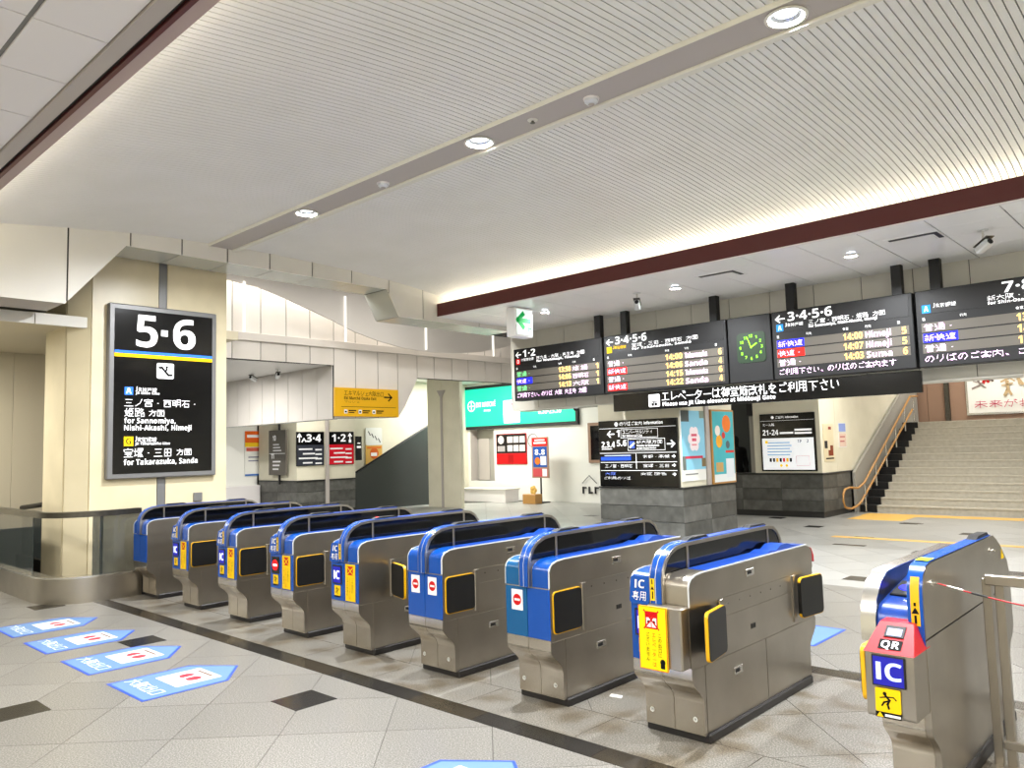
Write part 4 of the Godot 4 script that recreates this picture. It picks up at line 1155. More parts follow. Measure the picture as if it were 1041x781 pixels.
func build_left_side() -> void:
	# cream pillar with the 5-6 sign
	var p := thing("pillar", "tall cream panelled pillar carrying the 5-6 platform sign", "pillar", Vector3(-10.9, 0, -4.2))
	var o := Vector2(10.9, 4.2)
	var core := PackedVector2Array([Vector2(-10.42, -5.26), Vector2(-10.42, -3.50), Vector2(-10.63, -3.29), Vector2(-11.40, -3.29), Vector2(-11.40, -5.26)])
	for i in core.size(): core[i] += o
	put("core", prism_mesh(core, 0.0, 5.2, "y"), mats["joint_dark"], p)
	var side := func(a: Vector2, b: Vector2, called: String, m: String) -> void:
		var d := (b - a).normalized() * 0.004
		var nrm := Vector2(d.y, -d.x).normalized() * 0.022
		if nrm.dot(a + b - Vector2(-22.4, -8.4)) < 0.0: nrm = -nrm
		put(called, prism_mesh(PackedVector2Array([a + d + o, b - d + o, b - d + nrm + o, a + d + nrm + o]), 0.0, 5.2, "y"), mats[m], p)
	side.call(Vector2(-10.42, -5.26), Vector2(-10.42, -4.425), "face_panel", "pillar_cream")
	side.call(Vector2(-10.42, -4.425), Vector2(-10.42, -4.318), "channel", "sign_grey")
	side.call(Vector2(-10.42, -4.318), Vector2(-10.42, -3.49), "face_panel", "pillar_cream")
	side.call(Vector2(-10.42, -3.50), Vector2(-10.63, -3.29), "corner_panel", "pillar_cream")
	side.call(Vector2(-11.4, -5.26), Vector2(-10.42, -5.26), "face_panel", "pillar_cream")
	side.call(Vector2(-10.64, -3.29), Vector2(-11.4, -3.29), "face_panel", "pillar_cream")
	span("switch_box", p, Vector3(0.50, 1.02, -0.72), Vector3(0.53, 1.14, -0.60), "sign_grey", 0.006)
	# the curved steel and glass barrier in front of it
	var path := PackedVector2Array([Vector2(-14.6, -2.86), Vector2(-12.0, -2.86)])
	for i in 9:
		var a := PI / 2 * i / 8.0
		path.append(Vector2(-10.24 + 0.56 * sin(a), -3.42 + 0.56 * cos(a)))
	path.append(Vector2(-9.70, -3.86))
	var b := thing("glass_barrier", "low curved barrier with steel plinth, glass panes and dark rail", "barrier", Vector3(-10.2, 0, -3.3))
	var bo := Vector2(10.2, 3.3)
	for i in path.size(): path[i] += bo
	put("plinth", prism_mesh(shell(path, 0.12), 0.0, 0.28, "y"), mats["brushed_steel"], b)
	put("plinth_lip", prism_mesh(shell(path, 0.14), 0.28, 0.30, "y"), mats["bright_steel"], b)
	var mid := shell(path, 0.055)
	var gl := PackedVector2Array()
	for i in path.size(): gl.append(mid[mid.size() - 1 - i])
	var cut := [[0, 1], [1, 2], [9, 11]]
	for c in cut:
		var seg := PackedVector2Array()
		for i in range(c[0], c[1] + 1): seg.append(gl[i])
		if c[0] == 1: seg[1] += Vector2(-0.25, 0.0)
		if c[0] > 0: seg[0] = seg[0].lerp(seg[1], 0.01)
		put("glass_pane", prism_mesh(shell(seg, 0.012), 0.30, 0.965, "y"), mats["tinted_glass"], b)
	put("handrail", prism_mesh(shell(gl_off(path, 0.02), 0.085), 0.965, 1.03, "y"), mats["dark_steel"], b)
	for i in [1, 10]:
		box("rail_post", b, Vector3(gl[i].x - 0.02, 0.63, gl[i].y), Vector3(0.03, 0.68, 0.03), "dark_steel", 0.004)
	box("end_post", b, Vector3(path[11].x - 0.06, 0.14, path[11].y - 0.09), Vector3(0.13, 0.28, 0.16), "black_plastic", 0.006)
	# the wall and the escalator rail behind the barrier
	var w := structure("wall_left", "beige wall behind the glass barrier")
	for i in 4:
		span("wall_panel", w, Vector3(-13.9, 0.0, -1.5 - 1.0 * i - 0.996), Vector3(-13.7, 3.30, -1.5 - 1.0 * i), "wall_beige", 0.004)
	span("lintel", w, Vector3(-13.9, 3.30, -5.5), Vector3(-10.5, 3.42, -1.2), "wall_beige", 0.0)
	span("dado", w, Vector3(-13.7, 0.0, -5.5), Vector3(-13.66, 0.62, -1.5), "parapet_dark", 0.004)
	var er := thing("escalator_rail", "black escalator handrail seen behind the glass barrier at far left", "handrail", Vector3(-12.6, 0, -3.6))
	put("belt", tube_mesh([Vector3(0.9, 1.02, 0.0), Vector3(0.3, 1.03, 0.0), Vector3(-0.1, 0.99, 0.0), Vector3(-0.9, 0.93, 0.0)], 0.035), mats["black_rubber"], er)
	span("balustrade", er, Vector3(-0.8, 0.0, -0.02), Vector3(0.8, 0.90, 0.02), "parapet_dark", 0.004)
	span("skirt", er, Vector3(-0.85, 0.0, -0.08), Vector3(0.85, 0.25, 0.08), "dark_steel", 0.004)
	# facade across the bay
	var f := structure("wall_left", "white panelled facade with a grey band beyond the portal")
	var joints := [-5.6, -6.2, -6.6, -7.21, -7.81, -8.376, -8.93, -9.515, -10.075, -10.68, -11.245, -11.83, -12.36, -12.94, -13.5, -14.1, -14.7, -15.4]
	var fp := PackedVector2Array([Vector2(-5.6, 3.50), Vector2(-9.51, 3.50), Vector2(-9.51, 2.36), Vector2(-11.245, 2.40), Vector2(-11.46, 2.67), Vector2(-11.84, 3.34), Vector2(-15.4, 3.36), Vector2(-15.4, 5.2), Vector2(-5.6, 5.2)])
	put("core", prism_mesh(fp, -14.2, -14.016, "x"), mats["joint_dark"], f)
	for i in joints.size() - 1:
		for piece in Geometry2D.intersect_polygons(fp, rect(joints[i + 1] + 0.009, 2.0, joints[i] - 0.009, 5.2)):
			put("facade_panel", prism_mesh(piece, -14.018, -14.0, "x"), mats["facade_panel"], f)
	span("band", f, Vector3(-14.0, 3.865, -15.4), Vector3(-13.94, 4.02, -5.6), "facade_band", 0.006)
	var ff := structure("wall_left", "panelled side of the facade opening")
	for i in 10:
		var x := -14.04 - 0.585 * i
		span("facade_panel", ff, Vector3(x - 0.570, 2.355, -9.51), Vector3(x, 3.50, -9.49), "facade_panel", 0.002)
	span("core", ff, Vector3(-19.9, 2.36, -9.56), Vector3(-14.03, 3.50, -9.511), "joint_dark", 0.0)
	span("underside", ff, Vector3(-18.75, 2.34, -9.60), Vector3(-14.02, 2.36, -9.50), "soffit_metal", 0.002)
	var oc := structure("ceiling", "pale soffit of the passage under the facade")
	span("slab", oc, Vector3(-20.3, 3.50, -9.56), Vector3(-14.1, 3.6, -5.6), "soffit_panel", 0.0)
	# curved grey bulkhead in front of the facade, with thin light strips
	var cb := structure("wall_left", "grey bulkhead with a sweeping curved lower edge")
	var cp := PackedVector2Array()
	for a in [[-5.8, 4.95], [-6.84, 4.88], [-7.44, 4.82], [-8.01, 4.68], [-8.55, 4.52], [-9.12, 4.345], [-9.65, 4.165], [-10.24, 4.03], [-10.94, 3.925], [-11.6, 3.89], [-12.2, 3.895], [-12.76, 3.93], [-13.44, 4.02], [-14.15, 4.175], [-15.2, 4.45]]: cp.append(Vector2(a[0], a[1]))
	cp.append(Vector2(-15.2, 5.2)); cp.append(Vector2(-5.8, 5.2))
	put("panel", prism_mesh(cp, -13.46, -13.42, "x"), mats["facade_band"], cb)
	var ls := [-7.137, -9.40, -11.606, -13.81]
	for i in 4:
		var t := thing("light_strip", "thin upright light strip on the curved bulkhead, %s from the left" % ["first", "second", "third", "fourth"][i], "light", Vector3(-13.40, 3.93, ls[i]), 0.0, "upright light strips")
		put("tube", box_mesh(Vector3(0.02, 0.96, 0.045), 0.004), glow_mat("strip_glow", Color(1.0, 0.98, 0.94), 0.9), t, Vector3(0, 0.48, 0))
	var cl := thing("cove_light", "cove light strip washing the facade behind the curved bulkhead", "cove light", Vector3(-13.74, 5.12, -10.2), 0.0, "cove lights of the facade")
	put("diffuser", box_mesh(Vector3(0.08, 0.02, 8.6), 0.0), mats["cove_glow"], cl)
	area(cl, Vector3(0, -0.02, 0), 0.08, 8.6, 2.6, WARM, Vector3.DOWN)
	# information kiosk wall beyond the facade
	var k := structure("wall_left", "cream and stone wall corner with platform signs")
	span("upper", k, Vector3(-20.0, 0.93, -12.95), Vector3(-18.05, 3.8, -11.10), "wall_cream", 0.004)
	span("lower", k, Vector3(-20.0, 0.0, -12.95), Vector3(-18.07, 0.90, -11.12), "stone_ledge", 0.0)
	stone_face(k, Vector3(-20.0, 0, -11.12), Vector3(-18.05, 0, -11.12), "x", ROWS, 0.95)
	stone_face(k, Vector3(-18.07, 0, -12.95), Vector3(-18.07, 0, -11.10), "z", ROWS, 0.95)
	span("ledge", k, Vector3(-20.0, 0.895, -12.97), Vector3(-18.03, 0.93, -11.08), "stone_ledge", 0.004)
	var ww := structure("wall_left", "white wall at the end of the passage")
	span("wall_panel", ww, Vector3(-20.3, 0.0, -11.1), Vector3(-20.1, 3.5, -5.6), "wall_white", 0.0)
	span("wall_panel", ww, Vector3(-20.0, 0.0, -18.0), Vector3(-18.75, 3.8, -12.96), "wall_cream", 0.0)
	span("counter", ww, Vector3(-20.1, 0.0, -11.09), Vector3(-19.9, 0.80, -9.3), "ceiling_tile", 0.01)
	var es := thing("escalator_parapet", "dark sloping side of an escalator rising to the right", "escalator", Vector3(-18.1, 0, -12.98))
	put("parapet", prism_mesh(PackedVector2Array([Vector2(0, 0), Vector2(0, 1.02), Vector2(-2.58, 2.287), Vector2(-3.1, 2.54), Vector2(-3.1, 0)]), -0.15, 0.0, "x"), mats["parapet_dark"], es)
	put("handrail", tube_mesh([Vector3(-0.07, 1.02, 0.02), Vector3(-0.07, 2.29, -2.58), Vector3(-0.07, 2.55, -3.1)], 0.035), mats["black_rubber"], es)
	var col := thing("pillar", "narrow cream pillar left of the green shop sign", "pillar", Vector3(-16.72, 0, -15.4))
	span("shaft", col, Vector3(-0.61, 0, 0.28), Vector3(0.02, 3.79, 0.40), "wall_cream", 0.006)
	span("shaft", col, Vector3(0.03, 0, 0.28), Vector3(0.78, 3.79, 0.40), "wall_cream", 0.006)
	put("bracket", prism_mesh(PackedVector2Array([Vector2(-0.14, 3.35), Vector2(-0.01, 3.15), Vector2(-0.01, 0.0), Vector2(0.06, 0.0), Vector2(0.06, 3.15), Vector2(0.19, 3.35)]), 0.40, 0.43, "z"), mats["spine_grey"], col)
	var c2 := structure("ceiling", "flat ceiling over the shop passage")
	span("slab", c2, Vector3(-20.9, 3.80, -18.3), Vector3(-14.21, 3.95, -9.56), "soffit_panel", 0.0)
	span("slab", c2, Vector3(-14.21, 3.80, -18.3), Vector3(-10.3, 3.95, -15.57), "soffit_panel", 0.0)
	var c3 := structure("ceiling", "high flat ceiling of the bay behind the portal")
	span("slab", c3, Vector3(-14.2, 5.20, -15.5), Vector3(-10.28, 5.35, -1.2), "ceiling_tile", 0.0)
	build_shop()

func gl_off(path: PackedVector2Array, d: float) -> PackedVector2Array:
	var s := shell(path, d)
	var p := PackedVector2Array()
	for i in path.size(): p.append(s[s.size() - 1 - i])
	return p

func shop_pt(x: float, y: float) -> Vector3:
	# measured on a plane at z = -14, moved out to the shop front at z = -18
	return Vector3(x * 18.0 / 14.0, 1.62 + (y - 1.62) * 18.0 / 14.0, -18.0)

func build_shop() -> void:
	var w := structure("wall_back", "white shop front wall under the green sign")
	var d0 := shop_pt(-14.50, 0.82); var d1 := shop_pt(-13.64, 2.13)
	span("wall_panel", w, Vector3(-19.0, 0, -18.2), Vector3(d0.x, 3.8, -18.0), "wall_white", 0.0)
	span("wall_panel", w, Vector3(d0.x, 0, -18.2), Vector3(d1.x, d0.y, -18.0), "wall_white", 0.0)
	span("wall_panel", w, Vector3(d0.x, d1.y, -18.2), Vector3(d1.x, 3.8, -18.0), "wall_white", 0.0)
	span("wall_panel", w, Vector3(d1.x, 0, -18.2), Vector3(-10.0, 3.8, -18.0), "wall_white", 0.0)
	span("recess_back", w, Vector3(d0.x, d0.y, -18.34), Vector3(d1.x, d1.y, -18.3), "grey_wall", 0.0)
	for i in 2: span("recess_side", w, Vector3(d0.x if i == 0 else d1.x - 0.03, d0.y, -18.3), Vector3(d0.x + 0.03 if i == 0 else d1.x, d1.y, -18.0), "spine_grey", 0.0)
	span("recess_panel", w, Vector3(d0.x + 0.12, d0.y + 0.02, -18.3), Vector3(d1.x - 0.5, d1.y - 0.3, -18.27), "spine_grey", 0.006)
	# green illuminated sign
	var a := shop_pt(-14.82, 2.13); var b := shop_pt(-10.9, 3.24)
	var s := thing("shop_sign", "wide green backlit shop sign in a black frame", "sign", Vector3((a.x + b.x) / 2, a.y, -17.96))
	var W := b.x - a.x; var H := b.y - a.y
	box("frame", s, Vector3(0, H / 2, 0), Vector3(W, H, 0.10), "board_black", 0.01)
	put("sign_face", box_mesh(Vector3(W - 0.18, H - 0.20, 0.02), 0.0), glow_mat("shop_green", Color(0.0, 0.82, 0.64), 0.85), s, Vector3(0, H / 2, 0.05))
	var T := facing("+z", Vector3(0, 0, 0.061))
	var lw := Color(0.85, 1.0, 0.95)
	ink(s, T, [["p", ring_poly(-W * 0.38, H * 0.54, 0.15, 0.18), lw], ["l", [Vector2(-W * 0.38 - 0.15, H * 0.54), Vector2(-W * 0.38 + 0.15, H * 0.54)], 0.03, lw], ["l", [Vector2(-W * 0.38, H * 0.54 - 0.15), Vector2(-W * 0.38, H * 0.54 + 0.15)], 0.03, lw],
		["t", "EKI MARCHÉ", -W * 0.335, H * 0.51, 0.15, lw, W * 0.175], ["t", "OSAKA", -W * 0.265, H * 0.40, 0.06, lw, W * 0.06],
		["p", rrect(-W * 0.02, H * 0.36, 0.70, 0.72, 0.04), WHITE], ["t", "1", -W * 0.02, H * 0.42, 0.18, RED, 0.10, 1], ["t", "Marché", -W * 0.02, H * 0.22, 0.10, RED, 0.42, 1],
		["t", "営業時間のご案内", W * 0.17, H * 0.50, 0.14, lw, W * 0.20], ["t", "6:30-23:30", W * 0.20, H * 0.26, 0.17, lw, W * 0.18]], 1.0, "sign_lettering")
	# red price board, menu stand and small things on the wall
	var r0 := shop_pt(-13.55, 1.235); var r1 := shop_pt(-12.53, 1.99)
	var rp := thing("poster", "red and black price poster on the shop wall", "poster", Vector3((r0.x + r1.x) / 2, r0.y, -17.983))
	var pw := r1.x - r0.x; var ph := r1.y - r0.y
	box("board", rp, Vector3(0, ph / 2, 0), Vector3(pw, ph, 0.03), "red_plastic", 0.004)
	var it := [["r", -pw / 2 + 0.02, ph * 0.36, pw / 2 - 0.02, ph - 0.02, Color(0.10, 0.08, 0.08)], ["r", -pw / 2 + 0.02, 0.02, pw / 2 - 0.02, ph * 0.34, Color(0.72, 0.06, 0.08)], ["r", -0.14, 0.04, 0.10, ph * 0.32, Color(0.60, 0.04, 0.06)]]
	for i in 3:
		for j in 2: it.append(["r", -pw * 0.12 + i * pw * 0.2, ph * (0.42 + 0.28 * j), -pw * 0.12 + i * pw * 0.2 + pw * 0.17, ph * (0.62 + 0.28 * j), Color(0.85, 0.80, 0.78)])
	it += [["p", disc(-pw * 0.33, ph * 0.80, 0.13, 18), Color(0.85, 0.8, 0.78)], ["r", -pw * 0.45, ph * 0.42, -pw * 0.20, ph * 0.60, Color(0.62, 0.60, 0.60)]]
	ink(rp, facing("+z", Vector3(0, 0, 0.016)), it)
	var m0 := shop_pt(-12.05, 0.93); var m1 := shop_pt(-11.52, 1.87)
	var ms := thing("menu_stand", "red and blue menu board on a slim post before the shop", "menu board", Vector3((m0.x + m1.x) / 2, 0, -17.5))
	pw = (m1.x - m0.x) * 0.97; var y0 := 0.73; var y1 := 1.94
	box("board", ms, Vector3(0, (y0 + y1) / 2, 0), Vector3(pw, y1 - y0, 0.03), "wall_brown", 0.004)
	box("post", ms, Vector3(0, 0.37, 0), Vector3(0.04, 0.74, 0.04), "black_plastic", 0.004)
	box("foot", ms, Vector3(0, 0.015, 0), Vector3(0.40, 0.03, 0.35), "black_plastic", 0.006)
	ink(ms, facing("+z", Vector3(0, 0, 0.016)), [["r", -pw / 2 + 0.03, y1 - 0.27, pw / 2 - 0.03, y1 - 0.03, Color(0.78, 0.08, 0.10)], ["r", -pw * 0.36, y1 - 0.20, pw * 0.36, y1 - 0.15, WHITE], ["r", -pw * 0.3, y1 - 0.11, pw * 0.3, y1 - 0.07, WHITE],
		["r", -pw / 2 + 0.06, y0 + 0.32, pw / 2 - 0.06, y1 - 0.29, Color(0.10, 0.30, 0.62)], ["t", "8.8", -0.0, y0 + 0.68, 0.16, WHITE, pw * 0.6, 1], ["p", disc(-0.1, y0 + 0.50, 0.11, 16), Color(0.85, 0.45, 0.15)], ["r", 0.02, y0 + 0.38, 0.24, y0 + 0.64, WHITE],
		["r", -pw / 2 + 0.05, y0 + 0.04, pw / 2 - 0.05, y0 + 0.28, Color(0.75, 0.30, 0.32)], ["r", 0.08, y0 + 0.05, 0.26, y0 + 0.27, WHITE]])
	var fb := thing("flower_box", "wooden box with a yellow flower under the menu stand", "planter", Vector3(m0.x + 0.33, 0, -17.10))
	box("box", fb, Vector3(0, 0.14, 0), Vector3(0.5, 0.28, 0.3), "wood_rail", 0.01)
	for i in 5:
		var a_ := TAU * i / 5.0
		put("petal", lathe_mesh(PackedVector2Array([Vector2(0, -0.02), Vector2(0.07, 0.0), Vector2(0, 0.03)]), 10, "petal"), mats["tactile_yellow"], fb, Vector3(0.16 + 0.07 * cos(a_), 0.40 + 0.07 * sin(a_), 0.12)).rotation.x = PI / 2
	put("stem", tube_mesh([Vector3(0.16, 0.28, 0.1), Vector3(0.16, 0.40, 0.11)], 0.012), mats["wood_rail"], fb)
	var lg := shop_pt(-12.14, 1.80)
	var ring := put("wall_emblem", prism_mesh(ring_poly(0, 0, 0.19, 0.22), 0.0, 0.02, "z"), mats["ceiling_rail"], self, Vector3(lg.x - 0.25, lg.y, -18.0))
	tag(ring, "thin ring emblem on the shop wall left of the menu stand", "emblem")
	var lt := shop_pt(-10.95, 0.55)
	var ls := thing("wall_letters", "black cut-out letters on the shop wall beside the stone pillar", "lettering", Vector3(lt.x, lt.y + 0.02, -18.0))
	for i in 3:
		box("letter", ls, Vector3(0.12 + 0.22 * i, 0.10, 0.02), Vector3(0.05, 0.20, 0.03), "black_plastic", 0.004)
		box("letter", ls, Vector3(0.18 + 0.22 * i, 0.17 if i != 1 else 0.03, 0.02), Vector3(0.12, 0.045, 0.03), "black_plastic", 0.004)
	put("hanger", tube_mesh([Vector3(0.10, 0.30, 0.03), Vector3(0.36, 0.52, 0.03), Vector3(0.62, 0.30, 0.03)], 0.010), mats["black_plastic"], ls)
	var wn := shop_pt(-10.62, 1.29); var wx := shop_pt(-10.2, 2.11)
	var win := structure("window_1", "small framed window at the right of the shop wall")
	span("window_frame", win, Vector3(wn.x - 0.05, wn.y - 0.05, -18.0), Vector3(wx.x, wx.y + 0.05, -17.95), "wall_brown", 0.006)
	span("pane", win, Vector3(wn.x + 0.05, wn.y + 0.04, -17.95), Vector3(wx.x - 0.08, wx.y - 0.04, -17.945), "smoked_glass", 0.0)
	var ct := shop_pt(-13.57, 0.3)
	var cb := thing("shop_counter", "low pale counter at the foot of the shop wall", "counter", Vector3(-17.1, 0, -17.3))
	box("cabinet", cb, Vector3(0, 0.19, 0), Vector3(1.9, 0.38, 0.6), "ceiling_tile", 0.01)
	box("top", cb, Vector3(0, 0.40, 0), Vector3(2.0, 0.04, 0.66), "fascia_white", 0.006)

# ---------------------------------------------------------------- stone pillar, information wall, stairs
func build_back_side() -> void:
	var p := thing("pillar", "grey stone and cream pillar under the boards with an information panel", "pillar", Vector3(-7.33, 0, -11.85))
	span("core", p, Vector3(-0.80, 0, -0.86), Vector3(0.80, 0.90, 0.86), "stone_ledge", 0.0)
	span("upper", p, Vector3(-0.82, 0.925, -0.88), Vector3(0.82, 2.335, 0.86), "wall_cream", 0.004)
	span("ledge", p, Vector3(-0.835, 0.90, -0.89), Vector3(0.845, 0.925, 0.895), "stone_ledge", 0.004)
	stone_face(p, Vector3(-0.82, 0, 0.86), Vector3(0.82, 0, 0.86), "x", [0.06, 0.36, 0.617, 0.90], 1.64)
	stone_face(p, Vector3(0.81, 0, -0.88), Vector3(0.81, 0, 0.88), "z", [0.06, 0.36, 0.617, 0.90], 0.88)
	span("channel", p, Vector3(0.82, 0.93, -0.0), Vector3(0.86, 2.33, 0.12), "spine_grey", 0.004)
	# the wall with the map, left of the stairs
	var w := structure("wall_back", "cream wall on grey stone left of the stairs")
	span("upper", w, Vector3(-7.85, 0.93, -17.2), Vector3(-6.37, 3.5, -16.35), "wall_cream", 0.004)
	span("upper", w, Vector3(-6.41, 0.93, -23.0), Vector3(-6.372, 5.3, -17.21), "wall_cream", 0.0)
	span("lower", w, Vector3(-10.0, 0.0, -16.75), Vector3(-7.86, 0.90, -16.37), "stone_ledge", 0.0)
	span("lower", w, Vector3(-7.86, 0.0, -17.95), Vector3(-6.39, 0.90, -16.37), "stone_ledge", 0.0)
	span("ledge", w, Vector3(-10.0, 0.90, -16.78), Vector3(-7.86, 0.935, -16.33), "stone_ledge", 0.004)
	span("ledge", w, Vector3(-7.86, 0.90, -17.96), Vector3(-6.35, 0.935, -16.33), "stone_ledge", 0.004)
	stone_face(w, Vector3(-10.0, 0, -16.37), Vector3(-6.37, 0, -16.37), "x", [0.12, 0.349, 0.605, 0.90], 0.9)
	stone_face(w, Vector3(-6.39, 0, -17.95), Vector3(-6.39, 0, -16.35), "z", [0.12, 0.349, 0.605, 0.90], 0.8)
	span("strip", w, Vector3(-8.02, 0.935, -16.7), Vector3(-7.87, 2.2, -16.5), "grey_wall", 0.004)
	var dk := structure("wall_back", "dark recess behind the stone counter")
	span("wall_panel", dk, Vector3(-10.0, 0.0, -18.1), Vector3(-7.86, 3.5, -18.02), "parapet_dark", 0.0)
	span("wall_panel", dk, Vector3(-8.02, 2.22, -17.0), Vector3(-7.86, 3.5, -16.4), "board_black", 0.0)
	# stairs
	var s := thing("staircase", "broad pale stone staircase rising beyond the concourse", "stairs", Vector3(-2.4, 0, -18.1))
	var n := 13
	for i in n:
		var y := 0.155 * i; var z := -0.287 * i
		span("riser", s, Vector3(-3.5, y, z - 0.30), Vector3(6.4, y + 0.118, z - 0.012), "stair_stone", 0.0)
		for j in 9:
			span("step", s, Vector3(-3.5 + 1.1 * j + 0.002, y + 0.120, z - 0.30), Vector3(-3.5 + 1.1 * (j + 1) - 0.002, y + 0.155, z), "stair_stone", 0.004)
		span("black_end", s, Vector3(-3.86, y, z - 0.30), Vector3(-3.505, y + 0.157, z + 0.004), "stair_black", 0.003)
	span("landing", s, Vector3(-3.86, 1.70, -4.93), Vector3(6.4, 2.015, -0.287 * n - 0.005), "stair_stone", 0.0)
	# grey stringer along the wall
	put("stringer", prism_mesh(PackedVector2Array([Vector2(0.15, 0.0), Vector2(0.15, 0.89), Vector2(-3.4, 2.72), Vector2(-4.9, 3.5), Vector2(-4.9, 1.8), Vector2(-3.9, 1.8), Vector2(-0.2, 0.0)]), -3.93, -3.87, "x"), mats["grey_wall"], s)
	var hr := thing("handrail", "double wooden handrail looping at the foot of the stairs", "handrail", Vector3(-6.1, 0, -17.5))
	var upper := [[0.60, .17], [0.75, .22], [0.82, .34], [0.80, .48], [0.70, .57], [0.45, .60], [0.15, .58], [-0.10, .56], [-0.5, .66], [-4.26, 2.69], [-4.9, 2.72]]
	var lower := [[0.60, .17], [0.35, .15], [0.0, .19], [-0.24, .26], [-4.4, 2.36]]
	for l in [upper, lower]:
		var pts := []
		for a in l: pts.append(Vector3(0, a[1], a[0]))
		put("rail", tube_mesh(pts, 0.024), mats["wood_rail"], hr)
	for a in [[-0.5, 0.02, 0.64], [-1.3, 0.55, 1.08], [-2.1, 0.95, 1.50], [-2.9, 1.40, 1.94], [-3.7, 1.80, 2.36], [-4.5, 2.02, 2.68]]:
		put("post", tube_mesh([Vector3(0, a[1], a[0]), Vector3(0, a[2], a[0])], 0.02), mats["bright_steel"], hr)
	# head of the stairs
	var bw := structure("wall_back", "brown wall at the head of the stairs")
	for i in 7: span("wall_panel", bw, Vector3(-7.6 + 1.55 * i, 1.7, -23.3), Vector3(-7.6 + 1.55 * (i + 1) - 0.01, 5.3, -23.15), "wall_brown", 0.002)
	span("pipe", bw, Vector3(-5.62, 2.0, -23.15), Vector3(-5.50, 5.3, -23.05), "dark_steel", 0.01)
	var po := thing("poster", "large white poster of dancing figures at the head of the stairs", "poster", Vector3(-3.5, 2.17, -23.14))
	box("frame", po, Vector3(0, 0.9, 0.02), Vector3(3.25, 1.82, 0.05), "bright_steel", 0.01)
	box("sheet", po, Vector3(0, 0.9, 0.046), Vector3(3.13, 1.70, 0.01), "wall_white", 0.0)
	var it := []
	var tones := [Color(0.08, 0.08, 0.08), Color(0.35, 0.30, 0.28), Color(0.75, 0.65, 0.50), Color(0.75, 0.10, 0.12), Color(0.20, 0.45, 0.30), Color(0.55, 0.50, 0.48)]
	for i in 46:
		var x := -1.45 + rng.randf() * 2.9; var y := 0.58 + rng.randf() * 1.0
		var c: Color = tones[rng.randi() % 6]; var d := 0.05 + rng.randf() * 0.05; var k := rng.randf() * 0.2 - 0.1
		it.append(["p", disc(x, y + d * 2.0, d * 0.5, 10), tones[rng.randi() % 3]])
		it.append(["l", [Vector2(x, y + d * 1.6), Vector2(x + k * 0.5, y), Vector2(x - k - 0.05, y - d * 1.6)], d * 0.8, c])
		it.append(["l", [Vector2(x + k * 0.5, y), Vector2(x + 0.06 + k, y - d * 1.5)], d * 0.6, c])
		it.append(["l", [Vector2(x - 0.11, y + d + k * 0.5), Vector2(x, y + d * 1.3), Vector2(x + 0.11, y + d * 1.6 - k * 0.6)], d * 0.4, c])
	it.append(["t", "未来が拍手する", -1.42, 0.17, 0.19, Color(0.75, 0.10, 0.30), 2.3])
	ink(po, facing("+z", Vector3(0, 0, 0.0515)), it)

func build_shell() -> void:
	var far := structure("wall_left", "outer wall far to the left")
	span("wall_panel", far, Vector3(-21.2, -0.25, -25), Vector3(-20.95, 5.4, 4.5), "grey_wall", 0.0)
	var bk := structure("wall_back", "outer wall behind the stairs")
	span("wall_panel", bk, Vector3(-21.0, -0.25, -25), Vector3(4.5, 5.4, -24.7), "grey_wall", 0.0)
	var rt := structure("wall_right", "cream wall right of the camera")
	span("wall_panel", rt, Vector3(4.3, 0, -24.7), Vector3(4.5, 5.4, 4.5), "wall_cream", 0.0)
	var nr := structure("wall_front", "cream wall behind the camera")
	span("wall_panel", nr, Vector3(-20.95, 0, 4.3), Vector3(4.3, 5.4, 4.5), "wall_cream", 0.0)
	span("wall_panel", nr, Vector3(-14.4, 0, -1.2), Vector3(-14.2, 5.4, 4.3), "wall_cream", 0.0)
	var rf := structure("ceiling", "roof slab above all the ceilings")
	span("slab", rf, Vector3(-21, 5.4, -25), Vector3(4.5, 5.6, 4.5), "grey_wall", 0.0)
	var cc := structure("ceiling", "flat white ceiling of the concourse beyond the boards")
	span("slab", cc, Vector3(-10.3, 3.50, -18.3), Vector3(4.3, 3.62, -11.52), "ceiling_tile", 0.0)
	span("slab", cc, Vector3(-7.7, 4.92, -23.4), Vector3(4.3, 5.05, -18.3), "ceiling_tile", 0.0)
	span("upstand", cc, Vector3(-10.3, 3.62, -18.34), Vector3(4.3, 5.0, -18.28), "ceiling_tile", 0.0)
	span("side", cc, Vector3(-10.34, 3.50, -18.3), Vector3(-10.28, 5.2, -11.52), "ceiling_tile", 0.0)
	span("side", cc, Vector3(-10.33, 3.50, -15.56), Vector3(-14.2, 5.2, -15.5), "ceiling_tile", 0.0)

# ---------------------------------------------------------------- departure boards
const LED_W := Color(0.95, 0.82, 0.95)
const LED_A := Color(1.0, 0.78, 0.40)
const LED_R := Color(1.0, 0.12, 0.10)
const LED_B := Color(0.12, 0.14, 0.95)
const LED_G := Color(0.45, 0.85, 0.55)
const SKYB := Color(0.15, 0.50, 0.85)

func arrow_left(x: float, y: float, s: float, c: Color, w := 0.16) -> Array:
	return [["l", [Vector2(x, y), Vector2(x + s, y)], s * w, c], ["l", [Vector2(x + s * 0.42, y + s * 0.38), Vector2(x, y), Vector2(x + s * 0.42, y - s * 0.38)], s * w, c]]

func arrow_right(x: float, y: float, s: float, c: Color, w := 0.16) -> Array:
	return [["l", [Vector2(x, y), Vector2(x + s, y)], s * w, c], ["l", [Vector2(x + s * 0.58, y + s * 0.38), Vector2(x + s, y), Vector2(x + s * 0.58, y - s * 0.38)], s * w, c]]

